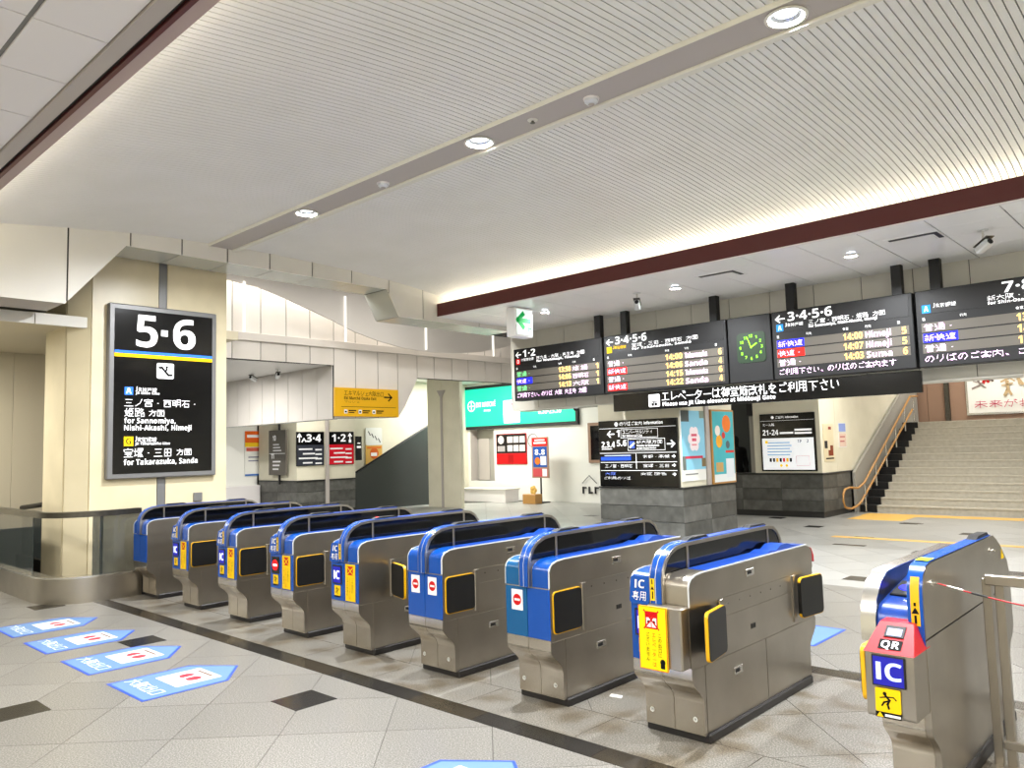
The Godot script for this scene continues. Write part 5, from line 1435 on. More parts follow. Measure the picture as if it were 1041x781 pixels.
func board(x0: float, x1: float, label: String, tracks: String, arrow: bool, line: Array, rows: Array, scroll: String, hangers: Array) -> void:
	var W := x1 - x0 - 0.02
	var H := 0.965
	var t := thing("departure_display", label, "departure board", Vector3((x0 + x1) / 2, 2.495, -10.60), 0.0, "departure boards over the gates")
	box("case", t, Vector3(0, H / 2, -0.10), Vector3(W, H, 0.20), "board_black", 0.008)
	box("header_glass", t, Vector3(0, H * 0.825, 0.002), Vector3(W - 0.10, H * 0.27, 0.006), "stair_black", 0.0)
	for x in hangers:
		box("hanger", t, Vector3(x - (x0 + x1) / 2, 1.16, -0.09), Vector3(0.125, 0.40, 0.11), "board_black", 0.004)
	var L := -W / 2 + 0.07
	var R := W / 2 - 0.07
	# LED rows
	var y := H * 0.575
	var rh := 0.132
	var led := []
	for r in rows:
		box("led_row", t, Vector3(0, y - rh * 0.5 + 0.004, 0.003), Vector3(W - 0.11, rh - 0.016, 0.006), "row_grey", 0.0)
		var b := y - rh + 0.026
		led.append(["t", r[0], L + 0.01, b, 0.088, r[1], 0.36])
		if r[1] == LED_R or r[1] == LED_B:
			led.append(["r", L, b - 0.012, L + 0.385, b + 0.100, r[1]])
			led.append(["t", r[0], L + 0.012, b + 0.004, 0.080, LED_W, 0.35])
		led.append(["t", r[2], W * 0.03, b, 0.088, LED_A, W * 0.135])
		led.append(["t", r[3], W * 0.185, b, 0.080, r[5] if r.size() > 5 else LED_W, W * 0.17])
		if r[4]: led.append(["t", r[4], R - 0.07, b, 0.088, LED_A, 0.055])
		y -= rh
	if scroll:
		led.append(["t", scroll, L, y - rh + 0.030, 0.085, LED_W, W * 0.84])
	ink(t, facing("+z", Vector3(0, 0, 0.0062)), led, 1.0, "led_text")
	var head := []
	var hx := L
	if arrow:
		head += arrow_left(hx, H * 0.885, 0.12, WHITE)
		hx += 0.17
	elif tracks == "7·8":
		hx = -0.06
	head.append(["t", tracks, hx, H * 0.835, 0.125, WHITE, 0.155 * tracks.replace("·", "").length()])
	for it in line: head.append(it)
	# column heads
	for c in [["番線", L, 0.12], ["行先", L + 0.42, 0.14], ["発車", W * 0.03, 0.14], ["行先", W * 0.185, 0.14], ["番線", R - 0.12, 0.10]]:
		head.append(["t", c[0].replace("番線", "番").replace("行先", "行先"), c[1], H * 0.605, 0.036, WHITE])
	ink(t, facing("+z", Vector3(0, 0, 0.0062)), head, 0.55, "sign_lettering")

func build_boards() -> void:
	var H := 0.965
	var ln := func(W: float, sq: Color, letter: String, name_: String, dest: String, en: String, xs: float) -> Array:
		var L := -W / 2 + 0.08
		return [["r", L, H * 0.70, L + 0.10, H * 0.805, sq], ["t", letter, L + 0.05, H * 0.72, 0.065, WHITE if sq != YEL else BLK, 0.05, 1], ["t", name_, L + 0.13, H * 0.755, 0.05, sq if sq == YEL else WHITE, 0.30], ["t", dest, L + xs, H * 0.755, 0.06, WHITE, W * 0.55], ["t", en, L + xs, H * 0.705, 0.036, WHITE, W * 0.48]]
	board(-9.775, -7.715, "departure board numbered 1-2 at the left end of the row", "1·2", true, ln.call(2.06, RED, "O", "大阪環状線", "西九条・大阪・天王寺 方面", "for Nishikujō, Tennōji", 0.50),
		[["普通・", LED_G, "13:58", "大阪 方面", "1"], ["快速・", LED_B, "14:06", "西明石", "1"], ["普通・", LED_G, "14:13", "大阪", "1"]], "ご利用下さい。のりば 大阪 天王寺 方面", [-7.84])
	board(-7.70, -5.43, "departure board numbered 3-4-5-6 with four lit rows left of the clock", "3·4·5·6", true, ln.call(2.27, YEL, "G", "JR宝塚線", "宝塚・三田・西明石 方面", "for Takarazuka, Sanda", 0.50),
		[["普通・", LED_W, "14:00", "Takarazuka", "6"], ["新快速", LED_R, "14:06", "Sanda", "4"], ["普通・", LED_W, "14:15", "Takarazuka", "6"], ["新快速", LED_R, "14:22", "Sanda", "4"]], "", [-7.30, -5.66])
	board(-4.74, -2.86, "departure board numbered 3-4-5-6 right of the clock, blue and red rows", "3·4·5·6", true, ln.call(1.88, SKYB, "A", "JR神戸線", "三ノ宮・西明石・姫路 方面", "for Sannomiya, Nishi-Akashi, Himeji", 0.46),
		[["新快速", LED_B, "14:00", "Himeji", "5"], ["快速・", LED_R, "14:07", "Himeji", "5"], ["普通・", LED_W, "14:03", "Suma", "6"]], "ご利用下さい。のりばのご案内です".replace("で", "ま"), [-4.46, -3.05])
	board(-2.845, -0.80, "departure board numbered 7-8, cut by the right edge of the photograph", "7·8", false, ln.call(2.04, SKYB, "A", "JR京都線", "新大阪・高槻・京都 方面", "for Shin-Osaka, Takatsuki, Kyoto", 0.72),
		[["普通・", LED_W, "13:57", "大阪", "7"], ["新快速", LED_B, "14:01", "京都", "8"], ["普通・", LED_W, "14:03", "高槻", "7"]], "のりばのご案内。ご利用下さい", [-2.60, -1.0])
	# clock panel
	var c := thing("station_clock", "green-lit square clock on a black panel between the boards", "clock", Vector3(-5.085, 2.495, -10.60))
	box("panel", c, Vector3(0, H / 2, -0.10), Vector3(0.665, H, 0.20), "board_black", 0.008)
	put("face_light", prism_mesh(rrect(0.03, 0.50, 0.44, 0.44, 0.06), 0.0, 0.008, "z"), glow_mat("clock_green", Color(0.03, 0.20, 0.05), 0.7), c)
	var it := []
	var lime := Color(0.55, 1.0, 0.20)
	for i in 12:
		var a := PI / 2 - TAU * (i + 1) / 12.0
		it.append(["t", str(i + 1), 0.03 + 0.165 * cos(a), 0.48 + 0.165 * sin(a), 0.042, lime, 0.0, 1])
	it.append(["l", [Vector2(0.03, 0.50), Vector2(0.03 - 0.055, 0.50 + 0.15)], 0.014, lime])
	it.append(["l", [Vector2(0.03, 0.50), Vector2(0.03 + 0.085, 0.50 + 0.052)], 0.018, lime])
	it.append(["p", disc(0.03, 0.50, 0.014, 12), lime])
	ink(c, facing("+z", Vector3(0, 0, 0.0085)), it, 0.8, "sign_lettering")
	# elevator notice below
	var s := thing("elevator_sign", "long black hanging sign about the lift with white lettering", "sign", Vector3(-5.20, 2.185, -10.64))
	var W := 4.73
	box("panel", s, Vector3(0, 0.14, -0.03), Vector3(W, 0.28, 0.06), "sign_black", 0.006)
	ink(s, facing("+z", Vector3(0, 0, 0.0002)), [["p", rrect(-1.565, 0.140, 0.21, 0.20, 0.02), WHITE], ["r", -1.62, 0.055, -1.51, 0.135, BLK], ["r", -1.568, 0.055, -1.562, 0.135, WHITE], ["p", disc(-1.60, 0.112, 0.010, 10), WHITE], ["p", disc(-1.53, 0.112, 0.010, 10), WHITE],
		["p", PackedVector2Array([Vector2(-1.62, 0.165), Vector2(-1.58, 0.165), Vector2(-1.60, 0.20)]), BLK], ["p", PackedVector2Array([Vector2(-1.55, 0.20), Vector2(-1.51, 0.20), Vector2(-1.53, 0.165)]), BLK],
		["t", "エレベーターは御堂筋改札をご利用下さい", -1.42, 0.120, 0.145, WHITE, 2.78], ["t", "Please use JR Line elevator at Midōsuji Gate", -1.41, 0.040, 0.060, WHITE, 1.86]], 0.45, "sign_lettering")

# ---------------------------------------------------------------- other signs
func build_signs() -> void:
	# platform 5-6
	var s := thing("platform_sign", "tall black platform sign 5-6 with blue and yellow lines on the pillar", "sign", Vector3(-10.36, 1.368, -4.372), PI / 2)
	var W := 1.415; var H := 2.24
	box("frame", s, Vector3(0, H / 2, 0), Vector3(W, H, 0.10), "sign_grey", 0.012)
	box("face", s, Vector3(0, H / 2, 0.048), Vector3(W - 0.13, H - 0.13, 0.012), "sign_black", 0.0)
	var l := -W / 2 + 0.194
	var LINE_B := Color(0.20, 0.45, 0.90)
	ink(s, facing("+z", Vector3(0, 0, 0.0545)), [
		["t", "5", -0.380, H - 0.545, 0.415, WHITE, 0.275], ["r", -0.060, H - 0.380, 0.028, H - 0.300, WHITE], ["t", "6", 0.100, H - 0.540, 0.400, WHITE, 0.305],
		["r", -W / 2 + 0.067, H - 0.635, W / 2 - 0.067, H - 0.600, LINE_B], ["r", -W / 2 + 0.067, H - 0.685, W / 2 - 0.067, H - 0.640, YEL],
		["p", rrect(0.0, H - 0.842, 0.225, 0.205, 0.022), WHITE], ["l", [Vector2(-0.075, H - 0.80), Vector2(-0.045, H - 0.80), Vector2(0.040, H - 0.895), Vector2(0.080, H - 0.895)], 0.030, BLK], ["p", disc(0.020, H - 0.790, 0.017, 10), BLK], ["l", [Vector2(0.017, H - 0.815), Vector2(0.005, H - 0.852)], 0.024, BLK],
		["r", l, H - 1.172, l + 0.105, H - 1.070, LINE_B], ["t", "A", l + 0.052, H - 1.155, 0.072, WHITE, 0.0, 1],
		["t", "JR神戸線", l + 0.135, H - 1.128, 0.056, WHITE, 0.315], ["t", "JR Kōbe Line", l + 0.135, H - 1.168, 0.030, WHITE, 0.305],
		["t", "三ノ宮・西明石・", l, H - 1.318, 0.100, WHITE, 0.965], ["t", "姫路", l, H - 1.450, 0.108, WHITE, 0.250], ["t", "方面", l + 0.305, H - 1.441, 0.082, WHITE, 0.20],
		["t", "for Sannomiya,", l, H - 1.537, 0.066, WHITE, 0.655], ["t", "Nishi-Akashi, Himeji", l, H - 1.627, 0.066, WHITE, 0.870],
		["r", l, H - 1.824, l + 0.114, H - 1.706, YEL], ["t", "G", l + 0.057, H - 1.803, 0.078, BLK, 0.0, 1],
		["t", "JR宝塚線", l + 0.135, H - 1.774, 0.058, WHITE, 0.318], ["t", "JR Takarazuka Line", l + 0.135, H - 1.822, 0.032, WHITE, 0.448],
		["t", "宝塚・三田", l, H - 1.968, 0.112, WHITE, 0.61], ["t", "方面", l + 0.67, H - 1.957, 0.085, WHITE, 0.20],
		["t", "for Takarazuka, Sanda", l, H - 2.068, 0.070, WHITE, 0.955]], 0.55, "sign_lettering")
	# exit sign under the soffit
	var ex := thing("exit_sign", "green and white exit sign with a left arrow under the soffit", "sign", Vector3(-8.205, 3.375, -9.07), PI / 2)
	box("case", ex, Vector3(0, 0.232, 0), Vector3(0.42, 0.465, 0.19), "soffit_panel", 0.01)
	put("sign_face", box_mesh(Vector3(0.37, 0.40, 0.006), 0.0), glow_mat("exit_white", Color(0.93, 1.0, 0.96), 0.55), ex, Vector3(0.015, 0.235, 0.095))
	var G := Color(0.0, 0.60, 0.28)
	var a := arrow_left(-0.14, 0.26, 0.26, G, 0.30)
	a += [["l", [Vector2(0.105, 0.10), Vector2(0.105, 0.17)], 0.014, G], ["l", [Vector2(0.16, 0.10), Vector2(0.16, 0.17)], 0.014, G], ["l", [Vector2(0.105, 0.14), Vector2(0.16, 0.14)], 0.014, G]]
	ink(ex, facing("+z", Vector3(0, 0, 0.0982)), a, 0.3, "sign_lettering")
	# yellow exit sign on the facade
	var y := thing("exit_sign", "yellow hanging exit sign with a right arrow on the facade", "sign", Vector3(-13.96, 2.405, -10.345), PI / 2)
	box("panel", y, Vector3(0, 0.31, 0), Vector3(1.72, 0.62, 0.05), "yellow_edge", 0.004)
	var it := [["t", "エキマルシェ大阪出口", -0.62, 0.455, 0.105, BLK, 1.06], ["t", "Eki Marché Osaka Exit", -0.62, 0.365, 0.062, BLK, 0.85], ["t", "マルシェ", -0.62, 0.295, 0.045, BLK, 0.40], ["r", -0.70, 0.205, 0.78, 0.215, BLK]]
	it += arrow_right(0.46, 0.44, 0.20, BLK)
	for i in 3: it += [["p", rrect(-0.58 + 0.37 * i, 0.105, 0.085, 0.085, 0.01), WHITE], ["r", -0.605 + 0.37 * i, 0.085, -0.555 + 0.37 * i, 0.12, BLK], ["r", -0.51 + 0.37 * i, 0.115, -0.31 + 0.37 * i, 0.14, BLK], ["r", -0.51 + 0.37 * i, 0.075, -0.36 + 0.37 * i, 0.095, BLK]]
	ink(y, facing("+z", Vector3(0, 0, 0.0255)), it, 0.0, "lettering")
	# signs on the kiosk wall
	for d in [["dark platform sign 3-4 on the cream corner wall", -11.50, "3·4", Color(0.16, 0.17, 0.20)], ["dark platform sign 1-2 with a red lower half", -12.465, "1·2", Color(0.68, 0.05, 0.12)]]:
		var p := thing("platform_sign", d[0], "sign", Vector3(-18.04, 1.31, d[1]), PI / 2, "platform signs on the far wall")
		box("panel", p, Vector3(0, 0.45, 0), Vector3(0.84, 0.90, 0.04), "sign_black", 0.004)
		var q := [["r", -0.41, 0.01, 0.41, 0.55, d[3]], ["t", d[2], -0.13 if d[2] == "3·4" else -0.30, 0.63, 0.20, WHITE, 0.45]]
		if d[2] == "3·4": q += [["l", [Vector2(-0.34, 0.64), Vector2(-0.34, 0.84)], 0.03, WHITE], ["l", [Vector2(-0.39, 0.77), Vector2(-0.34, 0.84), Vector2(-0.29, 0.77)], 0.03, WHITE], ["l", [Vector2(-0.26, 0.64), Vector2(-0.20, 0.72), Vector2(-0.15, 0.64)], 0.03, WHITE]]
		else: q += [["l", [Vector2(0.29, 0.70), Vector2(0.29, 0.84)], 0.03, WHITE], ["l", [Vector2(0.24, 0.78), Vector2(0.29, 0.84), Vector2(0.34, 0.78)], 0.03, WHITE], ["r", 0.25, 0.60, 0.33, 0.68, WHITE]]
		for i in 4:
			q.append(["r", -0.36 + 0.12 * (i % 2), 0.42 - 0.12 * i, 0.05 + 0.08 * (i % 3), 0.46 - 0.12 * i, Color(0.8, 0.8, 0.8)])
			q.append(["r", 0.14, 0.40 - 0.12 * i, 0.34, 0.44 - 0.12 * i, Color(0.8, 0.8, 0.8)])
		ink(p, facing("+z", Vector3(0, 0, 0.0205)), q, 0.25, "sign_lettering")
	var po := thing("sign_post", "grey upright post between the 3-4 and 1-2 signs", "post", Vector3(-17.98, 0, -11.985))
	box("shaft", po, Vector3(0, 1.70, 0), Vector3(0.06, 3.0, 0.10), "spine_grey", 0.006)
	box("foot", po, Vector3(0, 0.1, 0), Vector3(0.08, 0.2, 0.14), "spine_grey", 0.006)
	var ns := thing("notice_sign", "narrow brown-grey notice sign on a post left of sign 3-4", "sign", Vector3(-18.82, 1.08, -11.00))
	box("panel", ns, Vector3(0, 0.60, 0), Vector3(0.86, 1.20, 0.05), "row_grey", 0.006)
	box("post", ns, Vector3(0, 1.25, -0.045), Vector3(0.06, 3.0, 0.04), "black_plastic", 0.004)
	it = [["t", "10", -0.22, 0.92, 0.14, WHITE, 0.16], ["t", "11", -0.30, 0.44, 0.14, WHITE, 0.14], ["r", -0.40, 0.57, 0.40, 0.58, WHITE]]
	for i in 3: it += [["r", -0.20, 0.80 - 0.08 * i, 0.10 + 0.06 * i, 0.83 - 0.08 * i, Color(0.8, 0.8, 0.8)], ["r", -0.22, 0.34 - 0.10 * i, 0.18 - 0.05 * i, 0.38 - 0.10 * i, Color(0.8, 0.8, 0.8)]]
	ink(ns, facing("+z", Vector3(0, 0, 0.0255)), it, 0.2, "sign_lettering")
	var sb := thing("notice_sign", "small black hanging sign right of the red 1-2 sign", "sign", Vector3(-18.02, 1.41, -13.04), PI / 2)
	box("panel", sb, Vector3(0, 0.335, 0), Vector3(0.20, 0.67, 0.04), "sign_black", 0.004)
	ink(sb, facing("+z", Vector3(0, 0, 0.0205)), [["r", -0.07, 0.34, 0.07, 0.40, WHITE], ["r", -0.05, 0.46, 0.05, 0.49, WHITE]], 0.2, "sign_lettering")
	# posters in the passage
	var p1 := thing("poster", "white poster with an orange and yellow head in the far passage", "poster", Vector3(-20.08, 1.06, -11.02 + 0.0), PI / 2)
	box("sheet", p1, Vector3(0, 0.62, 0), Vector3(0.60, 1.24, 0.02), "wall_white", 0.0)
	ink(p1, facing("+z", Vector3(0, 0, 0.0105)), [["r", -0.30, 0.90, 0.30, 1.24, Color(0.90, 0.40, 0.12)], ["r", -0.30, 0.80, 0.30, 0.92, Color(0.95, 0.78, 0.15)], ["r", -0.24, 1.06, 0.20, 1.14, WHITE], ["r", -0.26, 0.68, 0.26, 0.78, Color(0.82, 0.40, 0.35)], ["r", -0.30, 0.0, 0.30, 0.05, Color(0.25, 0.45, 0.75)], ["r", -0.2, 0.5, 0.22, 0.53, Color(0.5, 0.5, 0.6)], ["r", -0.2, 0.4, 0.1, 0.43, Color(0.5, 0.5, 0.6)]])
	var p2 := thing("poster", "white figure notice above an orange poster on the escalator wall", "poster", Vector3(-18.73, 1.27, -14.10), PI / 2)
	put("sheet", prism_mesh(rrect(0, 0.82, 0.60, 0.52, 0.06), 0.0, 0.02, "z"), mats["wall_white"], p2)
	put("sheet", prism_mesh(rect(-0.30, 0.0, 0.30, 0.56), 0.0, 0.015, "z"), mats["tactile_yellow"], p2)
	it = []
	for i in 4: it.append(["l", [Vector2(-0.2 + 0.12 * i, 0.96 - 0.07 * i), Vector2(-0.14 + 0.12 * i, 0.86 - 0.07 * i)], 0.03, BLK])
	it += [["p", disc(0, 0.32, 0.16, 18), Color(0.85, 0.40, 0.15)], ["r", -0.12, 0.24, 0.10, 0.34, WHITE], ["r", -0.26, 0.46, 0.26, 0.52, Color(0.9, 0.5, 0.2)]]
	ink(p2, facing("+z", Vector3(0, 0, 0.0205)), it)
	# information panel on the stone pillar
	var ib := thing("information_board", "black platform information board on the stone pillar", "sign", Vector3(-7.335, 0.93, -10.965))
	W = 1.56; H = 1.12
	box("panel", ib, Vector3(0, H / 2, 0), Vector3(W, H, 0.05), "sign_black", 0.004)
	it = [["p", disc(-0.40, 1.055, 0.035, 16), WHITE], ["t", "i", -0.40, 1.035, 0.04, BLK, 0.0, 1], ["t", "のりばご案内", -0.33, 1.025, 0.065, WHITE, 0.45], ["t", "information", 0.16, 1.03, 0.05, WHITE, 0.36], ["r", -W / 2 + 0.02, 0.985, W / 2 - 0.02, 0.99, WHITE],
		["t", "1", -0.40, 0.84, 0.12, WHITE, 0.06], ["t", "ユニバーサルシティ", -0.28, 0.885, 0.062, WHITE, 0.60], ["t", "for Universal City", -0.28, 0.835, 0.035, WHITE, 0.40],
		["l", [Vector2(-0.31, 0.82), Vector2(0.42, 0.82), Vector2(0.42, 0.96), Vector2(-0.31, 0.96), Vector2(-0.31, 0.82)], 0.006, WHITE],
		["t", "2.3.4", -0.72, 0.66, 0.10, WHITE, 0.28], ["t", "5.6", -0.40, 0.68, 0.10, WHITE, 0.20], ["r", -0.72, 0.63, -0.50, 0.64, WHITE],
		["r", -0.14, 0.64, -0.04, 0.76, Color(0.25, 0.35, 0.75)], ["l", [Vector2(-0.13, 0.66), Vector2(-0.05, 0.72)], 0.03, WHITE], ["t", "新大阪方面", 0.0, 0.715, 0.055, WHITE, 0.50], ["t", "Transfer to Shinkansen", 0.0, 0.665, 0.032, WHITE, 0.44], ["t", "at Shin-Osaka Station", 0.0, 0.625, 0.028, WHITE, 0.38],
		["l", [Vector2(-0.17, 0.605), Vector2(0.55, 0.605), Vector2(0.55, 0.795), Vector2(-0.17, 0.795), Vector2(-0.17, 0.605)], 0.006, WHITE],
		["r", -W / 2 + 0.02, 0.555, W / 2 - 0.02, 0.575, Color(0.6, 0.6, 0.6)], ["r", -0.02, 0.30, -0.01, 0.55, WHITE], ["r", -W / 2 + 0.03, 0.405, W / 2 - 0.02, 0.413, WHITE], ["r", -W / 2 + 0.03, 0.265, W / 2 - 0.02, 0.273, WHITE],
		["r", -W / 2 + 0.04, 0.44, -0.12, 0.50, Color(0.15, 0.30, 0.75)], ["r", -0.66, 0.515, -0.12, 0.53, Color(0.7, 0.75, 0.9)], ["t", "三ノ宮・西明石", -0.66, 0.32, 0.055, WHITE, 0.56], ["t", "大阪", -0.66, 0.19, 0.05, Color(0.45, 0.55, 0.95), 0.22], ["t", "京都・高槻", 0.12, 0.475, 0.05, WHITE, 0.50], ["t", "宝塚・三田", 0.12, 0.325, 0.05, WHITE, 0.50], ["t", "姫路", 0.06, 0.195, 0.045, WHITE, 0.5], ["t", "ご利用のりば", -0.70, 0.12, 0.045, WHITE, 0.56]]
	it += arrow_left(-0.58, 0.89, 0.13, WHITE) + arrow_right(0.60, 0.70, 0.13, WHITE)
	for i in 3: it += arrow_right(0.68, 0.50 - 0.145 * i, 0.05, WHITE, 0.3)
	ink(ib, facing("+z", Vector3(0, 0, 0.0255)), it, 0.35, "sign_lettering")
	# posters on the right face of that pillar
	var pa := thing("poster", "pale blue poster with a pink blossom badge on the stone pillar", "poster", Vector3(-6.49, 1.02, -11.31), PI / 2)
	W = 0.74; H = 1.14
	box("sheet", pa, Vector3(0, H / 2, 0), Vector3(W, H, 0.02), "wall_white", 0.0)
	it = [["r", -W / 2, 0.18, W / 2, H, Color(0.55, 0.78, 0.88)], ["r", -W / 2, H - 0.18, -0.12, H, Color(0.35, 0.38, 0.38)], ["r", 0.22, H - 0.12, W / 2, H, Color(0.50, 0.55, 0.50)], ["r", -W / 2, 0.18, -0.26, 0.40, Color(0.45, 0.48, 0.45)], ["r", 0.24, 0.22, W / 2, 0.36, Color(0.48, 0.42, 0.30)]]
	for i in 6: it.append(["p", disc(0.02 + 0.11 * cos(TAU * i / 6.0), 0.68 + 0.13 * sin(TAU * i / 6.0), 0.085, 14), Color(0.96, 0.90, 0.92)])
	it += [["p", disc(0.02, 0.68, 0.13, 18), Color(0.96, 0.90, 0.92)], ["r", -0.07, 0.72, 0.11, 0.76, Color(0.85, 0.35, 0.45)], ["r", -0.05, 0.64, 0.09, 0.69, Color(0.85, 0.35, 0.45)], ["r", -0.06, 0.57, 0.10, 0.595, Color(0.90, 0.55, 0.60)], ["r", -0.28, 0.36, 0.28, 0.40, Color(0.80, 0.22, 0.32)], ["r", -0.30, 0.10, 0.10, 0.12, Color(0.5, 0.5, 0.5)]]
	ink(pa, facing("+z", Vector3(0, 0, 0.0105)), it)
	var pb := thing("poster", "framed teal poster with orange and white blobs on the stone pillar", "poster", Vector3(-6.47, 0.93, -12.275), PI / 2)
	W = 0.80; H = 1.26
	box("frame", pb, Vector3(0, H / 2, 0), Vector3(W, H, 0.04), "wood_rail", 0.006)
	it = [["r", -W / 2 + 0.03, 0.03, W / 2 - 0.03, H - 0.03, Color(0.30, 0.68, 0.72)], ["p", disc(0.12, 1.02, 0.15, 20), Color(0.90, 0.48, 0.20)], ["p", disc(-0.16, 0.72, 0.11, 18), Color(0.92, 0.66, 0.20)], ["p", disc(-0.20, 0.90, 0.09, 16), Color(0.92, 0.88, 0.84)], ["p", disc(0.0, 0.82, 0.06, 14), Color(0.80, 0.25, 0.22)], ["p", disc(0.14, 0.66, 0.07, 14), Color(0.35, 0.40, 0.42)], ["r", -0.30, 0.20, -0.05, 0.36, Color(0.75, 0.62, 0.40)], ["r", -0.37, 0.03, 0.37, 0.16, Color(0.88, 0.90, 0.90)], ["r", 0.05, 0.10, 0.34, 0.42, Color(0.86, 0.88, 0.90)], ["r", 0.05, 0.52, 0.35, 0.56, Color(0.82, 0.25, 0.22)]]
	ink(pb, facing("+z", Vector3(0, 0, 0.0205)), it)
	# map board left of the stairs
	var mb := thing("map_board", "black-headed station map board 21-24 on the cream wall", "sign", Vector3(-7.07, 0.978, -16.33))
	W = 1.22; H = 1.245
	box("panel", mb, Vector3(0, H / 2, 0), Vector3(W, H, 0.04), "sign_black", 0.004)
	it = [["p", disc(-0.31, 1.165, 0.032, 14), WHITE], ["t", "ご案内", -0.25, 1.135, 0.055, WHITE, 0.19], ["t", "information", -0.02, 1.14, 0.042, WHITE, 0.28], ["r", -0.60, 1.09, 0.60, 1.094, WHITE], ["t", "ホーム階", -0.54, 0.98, 0.055, WHITE, 0.26], ["t", "21-24", -0.55, 0.78, 0.115, WHITE, 0.36], ["r", -0.16, 0.80, 0.14, 0.84, WHITE], ["r", 0.17, 0.79, 0.54, 0.83, WHITE], ["r", 0.17, 0.86, 0.54, 0.90, WHITE],
		["r", -0.57, 0.03, 0.57, 0.71, Color(0.93, 0.94, 0.95)]]
	for i in 7: it.append(["r", -0.42 + 0.075 * i, 0.20, -0.37 + 0.075 * i, 0.28, [Color(0.1, 0.1, 0.1), Color(0.75, 0.15, 0.2), Color(0.9, 0.7, 0.1)][i % 3] if i > 1 else Color(0.1, 0.1, 0.1)])
	for i in 5: it.append(["r", -0.46, 0.34 + 0.065 * i, 0.05 + 0.04 * (i % 2), 0.365 + 0.065 * i, Color(0.55, 0.68, 0.80)])
	it += [["r", -0.50, 0.60, -0.44, 0.66, YEL], ["p", disc(-0.16, 0.12, 0.03, 12), YEL], ["p", disc(-0.04, 0.12, 0.03, 12), YEL], ["t", "1F", 0.22, 0.60, 0.07, Color(0.4, 0.4, 0.45)], ["t", "2", 0.42, 0.60, 0.07, Color(0.4, 0.4, 0.45)], ["l", [Vector2(0.18, 0.12), Vector2(0.46, 0.12), Vector2(0.46, 0.32), Vector2(0.18, 0.32), Vector2(0.18, 0.12)], 0.008, Color(0.75, 0.55, 0.55)]]
	ink(mb, facing("+z", Vector3(0, 0, 0.0205)), it, 0.3, "sign_lettering")
	var n1 := thing("notice_sheet", "cream notice with a brown map beside the stair wall", "notice", Vector3(-6.365, 1.165, -16.76), PI / 2)
	box("sheet", n1, Vector3(0, 0.40, 0), Vector3(0.56, 0.80, 0.012), "pillar_cream", 0.0)
	ink(n1, facing("+z", Vector3(0, 0, 0.0065)), [["r", -0.20, 0.05, 0.24, 0.08, BLK], ["r", -0.05, 0.12, 0.22, 0.24, Color(0.50, 0.24, 0.14)], ["r", 0.06, 0.24, 0.22, 0.34, Color(0.50, 0.24, 0.14)], ["r", -0.24, 0.28, -0.08, 0.44, Color(0.2, 0.2, 0.2)], ["r", 0.0, 0.68, 0.16, 0.74, Color(0.55, 0.25, 0.2)]])
	var n2 := thing("notice_sheet", "blue and pink notices near the foot of the stair rail", "notice", Vector3(-6.368, 1.43, -17.58), PI / 2)
	box("sheet", n2, Vector3(0, 0.46, 0), Vector3(0.44, 0.20, 0.012), "wall_white", 0.0)
	box("sheet", n2, Vector3(0, 0.18, 0), Vector3(0.44, 0.32, 0.012), "wall_white", 0.0)
	ink(n2, facing("+z", Vector3(0, 0, 0.0065)), [["r", -0.20, 0.37, 0.20, 0.55, Color(0.55, 0.62, 0.85)], ["r", -0.2, 0.04, 0.2, 0.33, Color(0.88, 0.78, 0.72)], ["r", -0.16, 0.24, 0.14, 0.27, Color(0.7, 0.4, 0.4)], ["r", -0.16, 0.14, 0.10, 0.17, Color(0.7, 0.4, 0.4)]])

# ---------------------------------------------------------------- small things
func arrow_sticker(label: String, pts: Array, o: Vector2, alongz: bool) -> void:
	var t := thing("floor_sticker", label, "floor sticker", Vector3(o.x, 0.0008, o.y), 0.0, "blue arrow stickers on the floor")
	var poly := PackedVector2Array()
	for a in pts: poly.append(a)
	put("sheet", prism_mesh(poly, 0.0, 0.0012, "y"), mats["sticker_edge"], t)
	var it := []
	var inn := PackedVector2Array()
	var c := Vector2.ZERO
	for p in poly: c += p
	c /= poly.size()
	for p in poly: inn.append(Vector2(c.x + (p.x - c.x) * 0.93, -(c.y + (p.y - c.y) * 0.95)))
	it.append(["p", inn, Color(0.37, 0.49, 0.64)])
	if alongz:
		# tip points to -z; white label in the middle with a red emblem, words near the tail
		it += [["p", rrect(0.0, 0.06, 0.36, 0.34, 0.01), Color(0.80, 0.81, 0.82)], ["p", disc(-0.05, 0.07, 0.055, 16), Color(0.75, 0.20, 0.25)], ["p", disc(0.06, 0.07, 0.055, 16), Color(0.75, 0.20, 0.25)], ["r", -0.015, 0.0, 0.015, 0.14, Color(0.90, 0.91, 0.92)], ["r", -0.12, 0.175, 0.12, 0.195, Color(0.45, 0.35, 0.3)]]
		for i in 4: it.append(["t", "大阪出口"[i], -0.26 + 0.13 * i, -0.30, 0.11, Color(0.92, 0.96, 1.0)])
	ink(t, facing("up", Vector3(0, 0.0, 0)), it, 0.0, "print")

